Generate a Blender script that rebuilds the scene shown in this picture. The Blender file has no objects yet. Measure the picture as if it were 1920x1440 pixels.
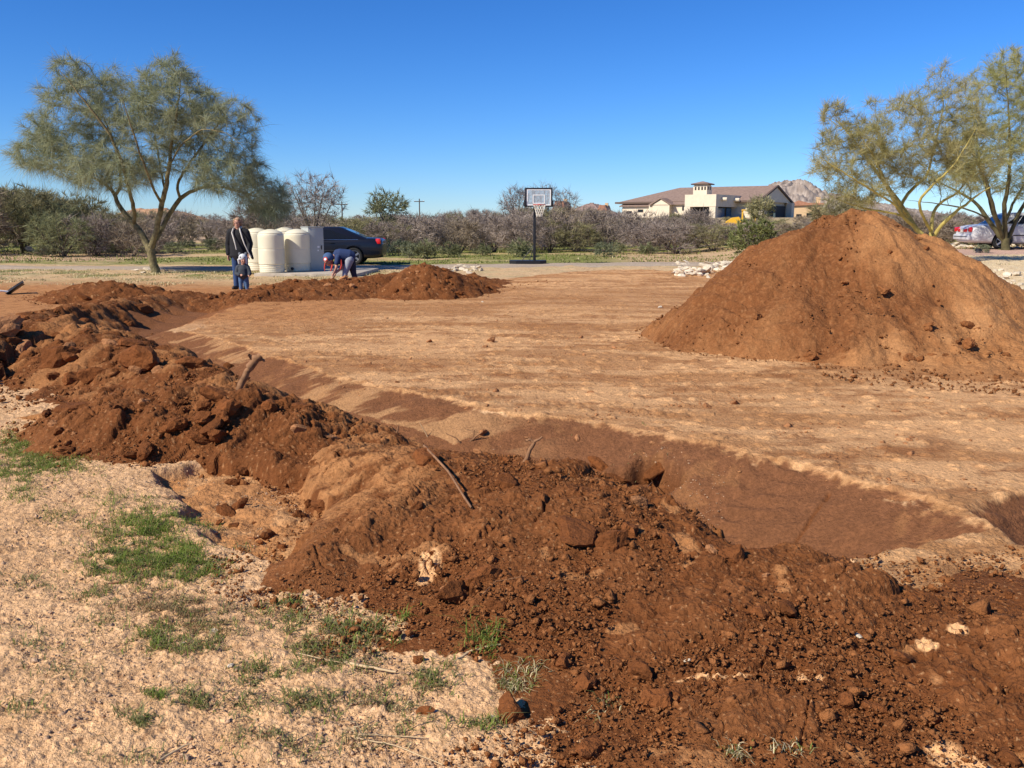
import bpy, bmesh, math, random
import numpy as np
from mathutils import Vector, Matrix, Euler

# ------------------------------------------------------------------ camera, sky, sun, exposure
scene = bpy.context.scene
COL = scene.collection
CAM_H = 1.6
PITCH = math.radians(10.4)
FPX = 1660.0                      # focal length in pixels of the 1920 px wide photograph
cam_d = bpy.data.cameras.new('camera')
cam = bpy.data.objects.new('camera', cam_d); COL.objects.link(cam)
cam_d.sensor_width = 36.0
cam_d.lens = 36.0 * FPX / 1920.0
cam_d.clip_start = 0.05; cam_d.clip_end = 20000
cam.location = (0, 0, CAM_H)
cam.rotation_euler = (math.radians(90) - PITCH, 0, 0)
scene.camera = cam

SUN_AZ = math.radians(-124)     # direction to the sun: (sin, cos)
SUN_EL = math.radians(40)
world = bpy.data.worlds.new('World'); scene.world = world; world.use_nodes = True
wn = world.node_tree.nodes; wl = world.node_tree.links
sky = wn.new('ShaderNodeTexSky'); sky.sky_type = 'NISHITA'; sky.sun_disc = False
sky.sun_elevation = SUN_EL; sky.sun_rotation = SUN_AZ
sky.altitude = 700; sky.air_density = 1.0; sky.dust_density = 0.0; sky.ozone_density = 6.0
hs = wn.new('ShaderNodeHueSaturation'); hs.inputs['Saturation'].default_value = 1.08; hs.inputs['Value'].default_value = 8.0
gm = wn.new('ShaderNodeGamma'); gm.inputs[1].default_value = 1.15
tn = wn.new('ShaderNodeVectorMath'); tn.operation = 'MULTIPLY'; tn.inputs[1].default_value = (.76*.12, .92*.12, 1.18*.12)
wl.new(sky.outputs[0], tn.inputs[0]); wl.new(tn.outputs[0], gm.inputs[0]); wl.new(gm.outputs[0], hs.inputs['Color']); wl.new(hs.outputs[0], wn['Background'].inputs[0])
wn['Background'].inputs[1].default_value = 0.1
sl = bpy.data.lights.new('sun', 'SUN'); sl.energy = 5.0; sl.angle = math.radians(0.53)
sl.color = (1.0, 0.92, 0.79)
sun = bpy.data.objects.new('sun', sl); COL.objects.link(sun)
sdir = Vector((math.sin(SUN_AZ)*math.cos(SUN_EL), math.cos(SUN_AZ)*math.cos(SUN_EL), math.sin(SUN_EL)))
sun.rotation_euler = sdir.to_track_quat('Z', 'Y').to_euler()
scene.view_settings.view_transform = 'Standard'; scene.view_settings.look = 'None'
scene.view_settings.exposure = 0.36; scene.view_settings.gamma = 1.0
scene.cycles.max_bounces = 5; scene.cycles.transparent_max_bounces = 8

# ------------------------------------------------------------------ pixel <-> place helpers
SP, CP = math.sin(PITCH), math.cos(PITCH)
def ray(u, v):
    a = (u-960)/FPX; b = (720-v)/FPX
    return np.array([a, CP + b*SP, -SP + b*CP])
def at(u, v, z=0.0):
    d = ray(u, v); t = (z-CAM_H)/d[2]
    return (d[0]*t, d[1]*t)
def proj(x, y, z=0.0):
    dz = z-CAM_H
    f = y*CP - dz*SP; up = y*SP + dz*CP
    f = np.where(np.abs(f) < 1e-6, 1e-6, f)
    return 960 + FPX*x/f, 720 - FPX*up/f
def at_dist(u, v, dist):
    """point on the ray through (u,v) at horizontal distance dist"""
    d = ray(u, v); t = dist/math.hypot(d[0], d[1])
    return Vector((d[0]*t, d[1]*t, CAM_H + d[2]*t))

# ------------------------------------------------------------------ numpy noise
def _hash(ix, iy, seed):
    h = ix.astype(np.int64).astype(np.uint32)*np.uint32(374761393) + iy.astype(np.int64).astype(np.uint32)*np.uint32(668265263) + np.uint32((int(seed)*2654435761+12345) & 0xffffffff)
    h ^= h >> np.uint32(13); h *= np.uint32(1274126177)
    h ^= h >> np.uint32(16); h *= np.uint32(2246822519); h ^= h >> np.uint32(15)
    return (h & np.uint32(0xffffff)).astype(np.float64)*(1.0/0x1000000)
def perlin(x, y, seed=0):
    ix = np.floor(x); iy = np.floor(y); fx = x-ix; fy = y-iy
    u = fx*fx*fx*(fx*(fx*6-15)+10); v = fy*fy*fy*(fy*(fy*6-15)+10)
    def g(a, b, dx, dy):
        t = _hash(ix+a, iy+b, seed)*2*np.pi
        return np.cos(t)*dx + np.sin(t)*dy
    n00 = g(0, 0, fx, fy); n10 = g(1, 0, fx-1, fy); n01 = g(0, 1, fx, fy-1); n11 = g(1, 1, fx-1, fy-1)
    return ((n00*(1-u)+n10*u)*(1-v) + (n01*(1-u)+n11*u)*v)*1.5
def fbm(x, y, o=4, seed=0, gain=0.5):
    s = 0; a = 1.0; f = 1.0
    for k in range(o):
        s = s + a*perlin(x*f+k*17.3, y*f-k*9.1, seed+k*7); a *= gain; f *= 2.03
    return s
def lumps(x, y, cell, seed, p=0.6, sharp=1.0, tilt=0.0):
    """clod-like bumps: height in metres and a random id per clod"""
    X = x/cell; Y = y/cell
    ix = np.floor(X); iy = np.floor(Y)
    best = np.zeros_like(X); bid = np.zeros_like(X)
    for a in (-1, 0, 1):
        for b in (-1, 0, 1):
            cx = ix+a; cy = iy+b
            h1 = _hash(cx, cy, seed); h2 = _hash(cx, cy, seed+1); h3 = _hash(cx, cy, seed+2); h4 = _hash(cx, cy, seed+3)
            dx = X-(cx+h1); dy = Y-(cy+h2)
            an = h4*3.14; ca = np.cos(an); sa = np.sin(an)
            ex = (dx*ca+dy*sa); ey = (-dx*sa+dy*ca)*(1.0+0.5*h3)
            r = 0.22+0.42*h3
            # mix of round and blocky footprints
            if tilt: hx = np.clip(dx/r, -1, 1)
            d = (np.abs(ex)**2.6+np.abs(ey)**2.6)**(1/2.6)/r
            hh = np.where((d < 1) & (h4 < p), r*np.power(np.clip(1-d**3, 0, 1), 0.75 if not tilt else .45)*((0.75+0.5*ex/r*(h1-0.5)) if not tilt else np.clip(.62+tilt*hx*h1, 0, 2)), 0)
            m = hh > best
            best = np.where(m, hh, best); bid = np.where(m, h1, bid)
    return best*cell*sharp, bid
def sstep(a, b, x):
    t = np.clip((x-a)/(b-a), 0, 1); return t*t*(3-2*t)
def inpoly(x, y, poly):
    c = np.zeros(x.shape, bool); n = len(poly)
    for i in range(n):
        x1, y1 = poly[i]; x2, y2 = poly[(i+1) % n]
        if y1 == y2: continue
        k = ((y1 > y) != (y2 > y)) & (x < (x2-x1)*(y-y1)/(y2-y1)+x1)
        c ^= k
    return c
def pxpoly(pts, z=0.0): return [at(u, v, z) for u, v in pts]

from concurrent.futures import ThreadPoolExecutor
def par(fn, X, *more):
    """run a per-vertex function over chunks on four threads; joins arrays, tuples and dicts of arrays"""
    n = len(X); cs = [slice(i, min(n, i+60000)) for i in range(0, n, 60000)]
    with ThreadPoolExecutor(4) as ex: rs = list(ex.map(lambda c: fn(X[c], *[m[c] if not isinstance(m, dict) else {k: v[c] for k, v in m.items()} for m in more]), cs))
    def join(q):
        if isinstance(q[0], tuple): return tuple(join([a[i] for a in q]) for i in range(len(q[0])))
        if isinstance(q[0], dict): return {k: np.concatenate([a[k] for a in q]) for k in q[0]}
        return np.concatenate(q)
    return join(rs)

# ------------------------------------------------------------------ polylines (crests, trenches)
def line_dist(x, y, pts):
    """pts: [x, y, *values]; signed side (+ away from camera), distance, interpolated values of the nearest segment"""
    best = np.full(x.shape, 1e9); side = np.zeros(x.shape); nv = len(pts[0])-2
    vals = [np.zeros(x.shape) for _ in range(nv)]; T = np.zeros(x.shape); L = 0
    for i in range(len(pts)-1):
        p = pts[i]; q = pts[i+1]
        dx = q[0]-p[0]; dy = q[1]-p[1]; l2 = dx*dx+dy*dy
        t = np.clip(((x-p[0])*dx+(y-p[1])*dy)/l2, 0, 1)
        ex = x-(p[0]+t*dx); ey = y-(p[1]+t*dy); d = np.hypot(ex, ey)
        m = d < best
        best = np.where(m, d, best); side = np.where(m, dx*ey-dy*ex, side)
        T = np.where(m, L+t*math.sqrt(l2), T)
        for k in range(nv): vals[k] = np.where(m, p[2+k]+(q[2+k]-p[2+k])*t, vals[k])
        L += math.sqrt(l2)
    return best, np.sign(side), vals, T
def ridge(pts):
    """px crest list (u, v, z, w_front, w_back) -> world list"""
    return [(*at(u, v, z), z, wf, wb) for (u, v, z, wf, wb) in pts]
def ridge_h(x, y, R, seed, wob=0.16, base=0.0):
    wx = x+wob*fbm(x*1.6, y*1.6, 3, seed); wy = y+wob*fbm(x*1.6+50, y*1.6, 3, seed+3)
    d, s, (h, wf, wb), T = line_dist(wx, wy, R)
    w = np.where(s > 0, wb, wf)
    q = d/w
    p = 1-(np.sqrt(q*q+0.05)-0.2236)/(math.sqrt(1.05)-0.2236)
    return h*np.where(p > 0, p, p*0.9)

NEAR = ridge([(575,806,.08,.35,.5),(640,832,.12,.34,.7),(700,852,.17,.42,.9),(780,868,.19,.72,1.0),(860,878,.20,1.25,1.05),(1000,893,.21,1.4,1.05),(1200,945,.21,1.45,.9),
              (1400,1035,.16,1.4,.7),(1550,1112,.12,1.45,.55),(1750,1160,.08,1.5,.5),(1950,1180,.10,1.5,.8),(2400,1300,.10,1.5,.8)])
SPUR = ridge([(800,905,.19,.7,.6),(720,950,.16,.55,.5),(660,1000,.11,.42,.4),(625,1030,.07,.33,.3)])
HEAP = ridge([(95,778,.07,.2,.6),(140,757,.20,.5,1.0),(230,742,.31,.75,1.2),(350,738,.33,.8,1.2),(460,742,.33,.75,1.0),(540,778,.23,.55,.9),(600,812,.16,.45,.8),(680,838,.11,.4,.8)])
BACK = ridge([(-500,640,.5,1.6,1.8),(-150,612,.5,1.6,1.6),(40,600,.45,1.5,1.4),(150,612,.38,1.3,1.0),(240,645,.32,1.2,.8),(330,680,.26,1.0,.7),(430,715,.26,.9,.7),(500,745,.2,.8,.6)])
LINK = ridge([(40,594,.34,.9,.9),(120,578,.30,.8,.8),(200,565,.22,.6,.6),(270,557,.16,.5,.5),(340,552,.10,.5,.4)])
CLUMP = ridge([(125,542,.12,.6,.6),(165,534,.30,1.0,.8),(215,531,.34,1.1,.8),(260,540,.16,.8,.6)])
FAR = ridge([(300,558,.06,.8,.8),(370,548,.13,1.0,.9),(440,540,.24,1.3,1.0),(500,526,.32,1.5,1.1),(570,522,.36,1.6,1.1),(640,522,.34,1.5,1.1),(700,517,.38,1.4,1.1),
             (735,514,.36,1.3,1.1),(765,508,.46,1.4,1.2),(800,497,.64,1.5,1.4),(835,512,.38,1.3,1.2),(880,520,.18,1.0,.8),(915,524,.05,.7,.6)])
MND = [at_dist(1580, 402, 13.2), at_dist(1650, 412, 13.2), at_dist(1735, 452, 13.0), at_dist(1800, 500, 12.6), at_dist(1850, 540, 12.0)]
MTOP = [1.67, 1.56, .80, 0.3, 0.12]
TR_B = [(*at(u, v, -.25), d, w) for u, v, d, w in ((255,655,.14,.35),(330,668,.18,.4),(430,715,.2,.5),(560,775,.22,.55),(700,815,.24,.6),(850,855,.27,.62),(1000,880,.3,.66),(1200,925,.34,.68),(1400,995,.40,.74),(1480,1036,.42,.78),(1540,1066,.42,.8))]
END_D = math.hypot(TR_B[-1][0]-TR_B[-2][0], TR_B[-1][1]-TR_B[-2][1]); END_U = ((TR_B[-1][0]-TR_B[-2][0])/END_D, (TR_B[-1][1]-TR_B[-2][1])/END_D); END_P = TR_B[-1][:2]
TR_B.append((END_P[0]+END_U[0]*3, END_P[1]+END_U[1]*3, .40, .7))
TR_2 = [(*at(u, v, -.2), d, w) for u, v, d, w in ((215,645,.2,.6),(300,618,.24,.6),(380,590,.22,.7),(460,572,.14,.6),(560,566,.06,.5))]
TR_3 = [(*at(u, v, -.3), d, w) for u, v, d, w in ((2040,1085,.3,.5),(2120,1130,.34,.5),(2500,1250,.34,.5))]
FLAT = pxpoly([(285,882),(330,930),(395,1000),(470,1035),(560,1062),(700,1080),(800,960),(760,860),(640,840),(520,835),(420,860)])
HOC = at(1190, 872, -.12)
BERM = pxpoly([(1560,1030),(1740,930),(1860,930),(2300,980),(2600,1100),(2400,1250),(1900,1200),(1650,1140)])
PADP = pxpoly([(300,655),(390,605),(520,575),(700,560),(930,525),(1150,505),(1330,510),(1700,560),(2300,640),(2700,900),(2500,1100),(1990,1010),(1800,965),(1590,905),(1400,860),(1250,822),(1060,828),(960,775),(700,735),(500,690),(390,655)])

def polymask(x, y, poly, soft):
    d, _, _, _ = line_dist(x, y, [tuple(q) for q in poly]+[tuple(poly[0])])
    return sstep(-soft, soft, np.where(inpoly(x, y, poly), d, -d))
def trench(x, y, T, w0, seed):
    wob = 0.05*fbm(x*2.2, y*2.2, 3, seed)
    d, s, (dep, w1), tt = line_dist(x, y, T)
    wob = wob + .07*perlin(tt*1.1, tt*0+seed, seed+7)+0.014*np.abs(perlin(tt*4.3, tt*0+2.5, seed+9))
    k = np.clip(1-(d+wob-w0)/w1, 0, 1)
    # nearly straight sloped side with a rounded lip and foot
    k = np.where(k < .04, k*k/.08, k-.02)
    k = np.clip(k, 0, 1)
    if seed == 31:      # the far end is cut straight across
        a = (x-END_P[0])*END_U[0]+(y-END_P[1])*END_U[1]+.04*fbm(x*3, y*3, 2, 32); k = np.minimum(k, np.clip(1-a/.42, 0, 1))
    return -dep*np.clip(k, 0, 1), k, tt, d
def macro(x, y):
    """large shapes of the ground (no piles)"""
    r = np.hypot(x, y)
    z = 0.025*fbm(x*.35, y*.35, 2, 5)*sstep(1, 6, r)
    z = z + 0.06*fbm(x*.07, y*.07, 2, 8)*sstep(12, 40, r)
    z = z - 0.10*sstep(18, 32, y)*sstep(14, 2, x)*sstep(-26, -10, x)*0
    z = z + 0.45*sstep(7.0, 12.5, x-0.02*y)*sstep(13, 26, y)          # the planted bank and drive are higher
    z = z + 1.7*sstep(75, 135, r)
    return z
def ground_h(x, y, detail=True):
    z = macro(x, y)
    k1, m1, t1, d1 = trench(x, y, TR_B, .10, 31)
    k2, m2, t2, d2 = trench(x, y, TR_2, .25, 33)
    k3, m3, t3, d3 = trench(x, y, TR_3, .1, 35)
    z = z + np.minimum(np.minimum(k1, k2), k3)
    wx = x+.07*fbm(x*3, y*3, 3, 41); wy = y+.07*fbm(x*3+9, y*3, 3, 43)
    fl = polymask(wx, wy, FLAT, .05); z = z - 0.085*fl
    ho = sstep(1.12, .82, np.hypot((wx-HOC[0])/.30, (wy-HOC[1])/.22)); z = z - 0.26*ho
    M = dict(tr=np.maximum(np.maximum(m1, m2*.9), m3), m1=m1, m2=m2, t1=t1, d1=d1, flat=fl, hole=ho)
    if not detail: return z
    pad = inpoly(x+.25*fbm(x*.9, y*.9, 3, 51), y+.25*fbm(x*.9+5, y*.9, 3, 53), PADP)
    M['pad'] = pad
    r = np.hypot(x, y)
    near = sstep(30, 12, r)
    # grader streaks run across the pad, bulldozer cleat rows
    sx, sy = x*.5, y*3.2
    st = fbm(sx*1.3, sy*.55, 4, 61, .6)
    z = z + pad*near*(0.005*st + 0.002*fbm(x*2.2, y*4, 4, 63, .55) + .0015*fbm(x*22, y*22, 3, 64, .65))
    rough = np.clip(fbm(x*.8, y*1.7, 3, 67)*1.4-.1, 0, 1)
    rough = np.maximum(rough, .8*sstep(-.1, .5, fbm(x*1.5+7, y*2.4, 3, 68)))
    l1, _ = lumps(x+.03*st, y, .10, 71, .35); l2, _ = lumps(x, y, .05, 74, .5)
    z = z + pad*near*rough*sstep(.0, .5, fbm(x*.5, y*.8, 2, 69))*(l1*.05+l2*.14)*(1-m1)
    st = fbm(sx*.6, sy*.35+3, 4, 62, .62)
    M['st'] = st; M['rough'] = rough
    # untouched gravelly ground in the foreground
    g = (~pad)*sstep(22, 8, r)*(1-np.clip(M['tr']*2, 0, 1))
    g1, gid = lumps(x, y, .045, 81, .42); g2, _ = lumps(x, y, .022, 84, .5); g3, _ = lumps(x, y, .11, 87, .12)
    z = z + g*((g1*.28+g2*.5+g3*.25)*(.35+.65*sstep(-.3, .35, fbm(x*1.7+4, y*1.7, 3, 210))) + .016*fbm(x*3, y*3, 4, 88) + .005*fbm(x*16, y*16, 3, 89, .7) + .003*fbm(x*60, y*60, 3, 90, .7))
    # flat scraped area: trodden clods
    z = z + fl*(.02*fbm(x*3, y*3, 3, 91)+.6*lumps(x, y, .09, 92, .25)[0]*.6)
    # hole left by a lifted root plate
    z = z - ho*(.04*fbm(x*5, y*5, 3, 95))
    gd, _, _, _ = line_dist(x+.02*fbm(x*4, y*4, 2, 107), y, [GRV[0]+(0,), GRV[1]+(0,)]); M['grv'] = sstep(.018, .004, gd)*sstep(-.5, .1, fbm(x*9, y*9, 2, 108)); z = z - .016*M['grv']
    # dug sides: light scrape marks, tooth grooves
    z = z + m1*(.012*fbm(x*2, y*2, 3, 97)) + np.where((m1 > .05)&(m1 < .95), .006*fbm(t1*5, d1*2, 3, 98), 0)
    arc = np.exp(-((t1-T_CLEAT)/.20)**2)*sstep(-.7, .1, fbm(x*5, y*5, 2, 109))*((m1 > .02) & (m1 < .98))
    z = z + .016*arc*np.sin((d1+.12*np.cos((t1-T_CLEAT)*4.5))*48)
    # edges crumble
    e = np.exp(-((m1-.03)/.05)**2)*pad
    z = z + e*.5*lumps(x, y, .12, 99, .35)[0]
    # spoil furrows in the dug corner behind
    fu = np.exp(-((x-FUR[0])/1.6)**2-((y-FUR[1])/1.7)**2)
    z = z + fu*.11*(np.abs(((y-FUR[1])+.25*(x-FUR[0])+.12*fbm(x, y, 2, 100))*1.25 % 1.0-.5)*2)**.7
    # cleat rows pressed by a tracked machine
    M['trk'] = np.zeros(x.shape)
    for (a, b, wd) in TRK:
        ax, ay = a; bx, by = b; L = math.hypot(bx-ax, by-ay); ux, uy = (bx-ax)/L, (by-ay)/L
        al = (x-ax)*ux+(y-ay)*uy; ac = -(x-ax)*uy+(y-ay)*ux
        ac = ac+.05*fbm(x*.8, y*.8, 2, 101)
        mk = sstep(wd, wd*.75, np.abs(ac))*(al > 0)*(al < L)*(.35+.65*sstep(-.2, .3, fbm(x*1.3, y*1.3, 2, 102)))*(m1 < .03)
        M['trk'] = np.maximum(M['trk'], mk*(.35+.65*(np.sin((al+np.abs(ac)*.5)*2*np.pi/.115) > 0)*sstep(14, 7, r)))
        z = z + mk*.35*(-.012+.012*np.sign(np.sin((al+np.abs(ac)*.5)*2*np.pi/.115)))
    # background: low tussocks
    z = z + sstep(20, 30, r)*sstep(90, 60, r)*.03*fbm(x*1.2, y*1.2, 3, 105)
    return z, M
GRV = (at(1568, 902, -.05), at(1492, 1012, -.28))
T_CLEAT = None
_cx, _cy = at(1370, 930, -.15)
_, _, _, _t = line_dist(np.array([_cx]), np.array([_cy]), TR_B); T_CLEAT = float(_t[0])
FUR = at(320, 590, -.1)
TRK = [(at(1560, 870), at(2200, 985), .16), (at(1180, 610), at(1330, 640), .2), (at(1500, 720), at(2100, 700), .22), (at(1640, 770), at(2300, 800), .22),
       (at(560, 660), at(1180, 690), .2), (at(620, 720), at(1300, 780), .2), (at(430, 600), at(1250, 575), .25)]
def H0(x, y): 
    return float(ground_h(np.array([float(x)]), np.array([float(y)]), False)[0])
def hit(u, v):
    d = ray(u, v); t = np.geomspace(1.5, 600, 6000)
    X, Y, Z = d[0]*t, d[1]*t, CAM_H+d[2]*t
    b = Z < ground_h(X, Y, False)
    if not b.any(): return Vector((X[-1], Y[-1], Z[-1]))
    i = int(np.argmax(b)); return Vector((X[i], Y[i], Z[i]))

# ------------------------------------------------------------------ object helpers
def tag(o, label=None, cat=None, group=None, kind=None):
    if label: o['label'] = label
    if cat: o['category'] = cat
    if group: o['group'] = group
    if kind: o['kind'] = kind
    return o
def empty(name, loc=(0, 0, 0), rz=0.0, label=None, cat=None, group=None):
    o = bpy.data.objects.new(name, None); COL.objects.link(o); o.empty_display_size = .2
    o.location = loc; o.rotation_euler = (0, 0, rz); return tag(o, label, cat, group)
def mesh_np(name, V, F, mats=(), mi=None, smooth=False, parent=None, col=None):
    """F: int array (n,3) or (n,4), or a list of such arrays"""
    me = bpy.data.meshes.new(name)
    Fs = F if isinstance(F, list) else [F]
    Fs = [np.asarray(f, np.int32) for f in Fs if len(f)]
    V = np.asarray(V, np.float32)
    me.vertices.add(len(V)); me.vertices.foreach_set('co', V.ravel())
    nl = sum(f.size for f in Fs); npol = sum(len(f) for f in Fs)
    me.loops.add(nl); me.loops.foreach_set('vertex_index', np.concatenate([f.ravel() for f in Fs]))
    me.polygons.add(npol)
    tot = np.concatenate([np.full(len(f), f.shape[1], np.int32) for f in Fs])
    st = np.concatenate([[0], np.cumsum(tot)[:-1]]).astype(np.int32)
    me.polygons.foreach_set('loop_start', st)
    if mi is not None: me.polygons.foreach_set('material_index', np.asarray(mi, np.int32))
    if smooth: me.polygons.foreach_set('use_smooth', np.ones(npol, bool))
    me.update(calc_edges=True)
    for m in (mats if isinstance(mats, (list, tuple)) else (mats,)): me.materials.append(m)
    if col is not None:
        ca = me.color_attributes.new('Col', 'FLOAT_COLOR', 'POINT')
        c4 = np.ones((len(V), 4), np.float32); c4[:, :3] = col
        ca.data.foreach_set('color', c4.ravel())
    o = bpy.data.objects.new(name, me); COL.objects.link(o)
    if parent: o.parent = parent
    return o
def mesh_bm(name, bm, mats, parent=None, smooth=True, ang=0.6):
    me = bpy.data.meshes.new(name); bm.normal_update()
    for f in bm.faces: f.smooth = smooth
    if smooth:
        for e in bm.edges:
            if len(e.link_faces) == 2 and e.calc_face_angle(0) > ang: e.smooth = False
    bm.to_mesh(me); bm.free()
    for m in (mats if isinstance(mats, (list, tuple)) else (mats,)): me.materials.append(m)
    o = bpy.data.objects.new(name, me); COL.objects.link(o)
    if parent: o.parent = parent
    return o
def box(bm, c, s, rot=None, mi=0, bev=0.0):
    r = bmesh.ops.create_cube(bm, size=1.0); vs = r['verts']
    M = Matrix.Translation(c) @ (rot.to_matrix().to_4x4() if rot else Matrix()) @ Matrix.Diagonal((s[0], s[1], s[2], 1))
    bmesh.ops.transform(bm, matrix=M, verts=vs)
    fs = {f for v in vs for f in v.link_faces}
    for f in fs: f.material_index = mi
    if bev: 
        es = list({e for v in vs for e in v.link_edges})
        bmesh.ops.bevel(bm, geom=es, offset=bev, segments=2, affect='EDGES', profile=.5)
def boxo(name, c, s, mat, parent=None, bev=0.0, rot=None):
    bm = bmesh.new(); box(bm, c, s, rot, 0, bev); return mesh_bm(name, bm, mat, parent)
def poly(bm, pts, mi=0):
    f = bm.faces.new([bm.verts.new(p) for p in pts]); f.material_index = mi; return f
def prism(bm, pts2, axis, a, b, mi=0):
    """extrude an outline along an axis; pts2 are the two other coordinates in cyclic order"""
    def mk(p, t):
        return {'x': (t, p[0], p[1]), 'y': (p[0], t, p[1]), 'z': (p[0], p[1], t)}[axis]
    A = [bm.verts.new(mk(p, a)) for p in pts2]; B = [bm.verts.new(mk(p, b)) for p in pts2]; n = len(A)
    fs = [bm.faces.new(A[::-1]), bm.faces.new(B)]
    for i in range(n): fs.append(bm.faces.new((A[i], A[(i+1) % n], B[(i+1) % n], B[i])))
    for f in fs: f.material_index = mi
    bmesh.ops.recalc_face_normals(bm, faces=fs)
def lathe(bm, prof, n=32, c=(0, 0, 0), mi=0):
    rings = []
    for r, z in prof:
        if r < 1e-5: rings.append([bm.verts.new((c[0], c[1], c[2]+z))])
        else: rings.append([bm.verts.new((c[0]+r*math.cos(2*math.pi*i/n), c[1]+r*math.sin(2*math.pi*i/n), c[2]+z)) for i in range(n)])
    for a, b in zip(rings, rings[1:]):
        for i in range(n):
            j = (i+1) % n
            if len(a) == 1 and len(b) == 1: continue
            if len(a) == 1: f = bm.faces.new((a[0], b[j], b[i]))
            elif len(b) == 1: f = bm.faces.new((a[i], a[j], b[0]))
            else: f = bm.faces.new((a[i], a[j], b[j], b[i]))
            f.material_index = mi
def tube_np(P, R, n=6):
    """tapered tube along points; returns verts, quads"""
    P = np.asarray(P, float); R = np.asarray(R, float); m = len(P)
    T = np.gradient(P, axis=0); T /= np.linalg.norm(T, axis=1)[:, None]+1e-9
    ref = np.where(np.abs(T[:, 2:3]) > .9, np.array([[1., 0, 0]]), np.array([[0, 0, 1.]]))
    A = np.cross(T, ref); A /= np.linalg.norm(A, axis=1)[:, None]+1e-9; B = np.cross(T, A)
    for i in range(1, m):
        if np.dot(A[i], A[i-1]) < 0: A[i] *= -1; B[i] *= -1
    th = np.arange(n)*2*np.pi/n
    V = P[:, None, :] + R[:, None, None]*(np.cos(th)[None, :, None]*A[:, None, :]+np.sin(th)[None, :, None]*B[:, None, :])
    V = V.reshape(-1, 3)
    i = np.arange(m-1)[:, None]*n; j = np.arange(n)[None, :]; k = (j+1) % n
    F = np.stack([i+j, i+k, i+n+k, i+n+j], -1).reshape(-1, 4)
    return V, F
class MB:
    def __init__(s): s.V = []; s.F = []; s.M = []; s.n = 0
    def add(s, V, F, m=0):
        s.V.append(V); s.F.append(np.asarray(F)+s.n); s.M.append(np.full(len(F), m)); s.n += len(V)
    def tube(s, P, R, n=6, m=0):
        V, F = tube_np(P, R, n); s.add(V, F, m)
    def build(s, name, mats, parent=None, smooth=True):
        quads = [(f, m) for f, m in zip(s.F, s.M) if f.shape[1] == 4]; tris = [(f, m) for f, m in zip(s.F, s.M) if f.shape[1] == 3]
        F = []; M = []
        for g in (quads, tris):
            if g: F.append(np.concatenate([a for a, _ in g])); M.append(np.concatenate([b for _, b in g]))
        return mesh_np(name, np.concatenate(s.V), F, mats, np.concatenate(M), smooth, parent)
def evaluated(o, name, mats, parent=None):
    dg = bpy.context.evaluated_depsgraph_get(); dg.update()
    me = bpy.data.meshes.new_from_object(o.evaluated_get(dg)); me.name = name
    me.materials.clear()
    for m in (mats if isinstance(mats, (list, tuple)) else (mats,)): me.materials.append(m)
    n = bpy.data.objects.new(name, me); COL.objects.link(n)
    if parent: n.parent = parent
    bpy.data.objects.remove(o)
    return n

# ------------------------------------------------------------------ materials
def mat(name, col, rough=.7, metal=0, spec=.4, noise=0, nscale=8, bump=0, bscale=40, coat=0, trans=0):
    m = bpy.data.materials.new(name); m.use_nodes = True; nt = m.node_tree; b = nt.nodes['Principled BSDF']
    b.inputs['Base Color'].default_value = (*col, 1); b.inputs['Roughness'].default_value = rough
    b.inputs['Metallic'].default_value = metal; b.inputs['Specular IOR Level'].default_value = spec
    b.inputs['Coat Weight'].default_value = coat; b.inputs['Coat Roughness'].default_value = .05
    b.inputs['Transmission Weight'].default_value = trans
    tc = nt.nodes.new('ShaderNodeTexCoord')
    if noise:
        n = nt.nodes.new('ShaderNodeTexNoise'); n.inputs['Scale'].default_value = nscale; n.inputs['Detail'].default_value = 6
        nt.links.new(tc.outputs['Object'], n.inputs['Vector'])
        r = nt.nodes.new('ShaderNodeMapRange'); r.inputs[3].default_value = 1-noise; r.inputs[4].default_value = 1+noise
        r.inputs[1].default_value = .3; r.inputs[2].default_value = .7
        nt.links.new(n.outputs['Fac'], r.inputs[0])
        mx = nt.nodes.new('ShaderNodeVectorMath'); mx.operation = 'SCALE'; mx.inputs[0].default_value = col
        nt.links.new(r.outputs[0], mx.inputs['Scale']); nt.links.new(mx.outputs[0], b.inputs['Base Color'])
    if bump:
        n2 = nt.nodes.new('ShaderNodeTexNoise'); n2.inputs['Scale'].default_value = bscale; n2.inputs['Detail'].default_value = 5
        nt.links.new(tc.outputs['Object'], n2.inputs['Vector'])
        bp = nt.nodes.new('ShaderNodeBump'); bp.inputs['Distance'].default_value = bump
        nt.links.new(n2.outputs['Fac'], bp.inputs['Height']); nt.links.new(bp.outputs[0], b.inputs['Normal'])
    return m
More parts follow.
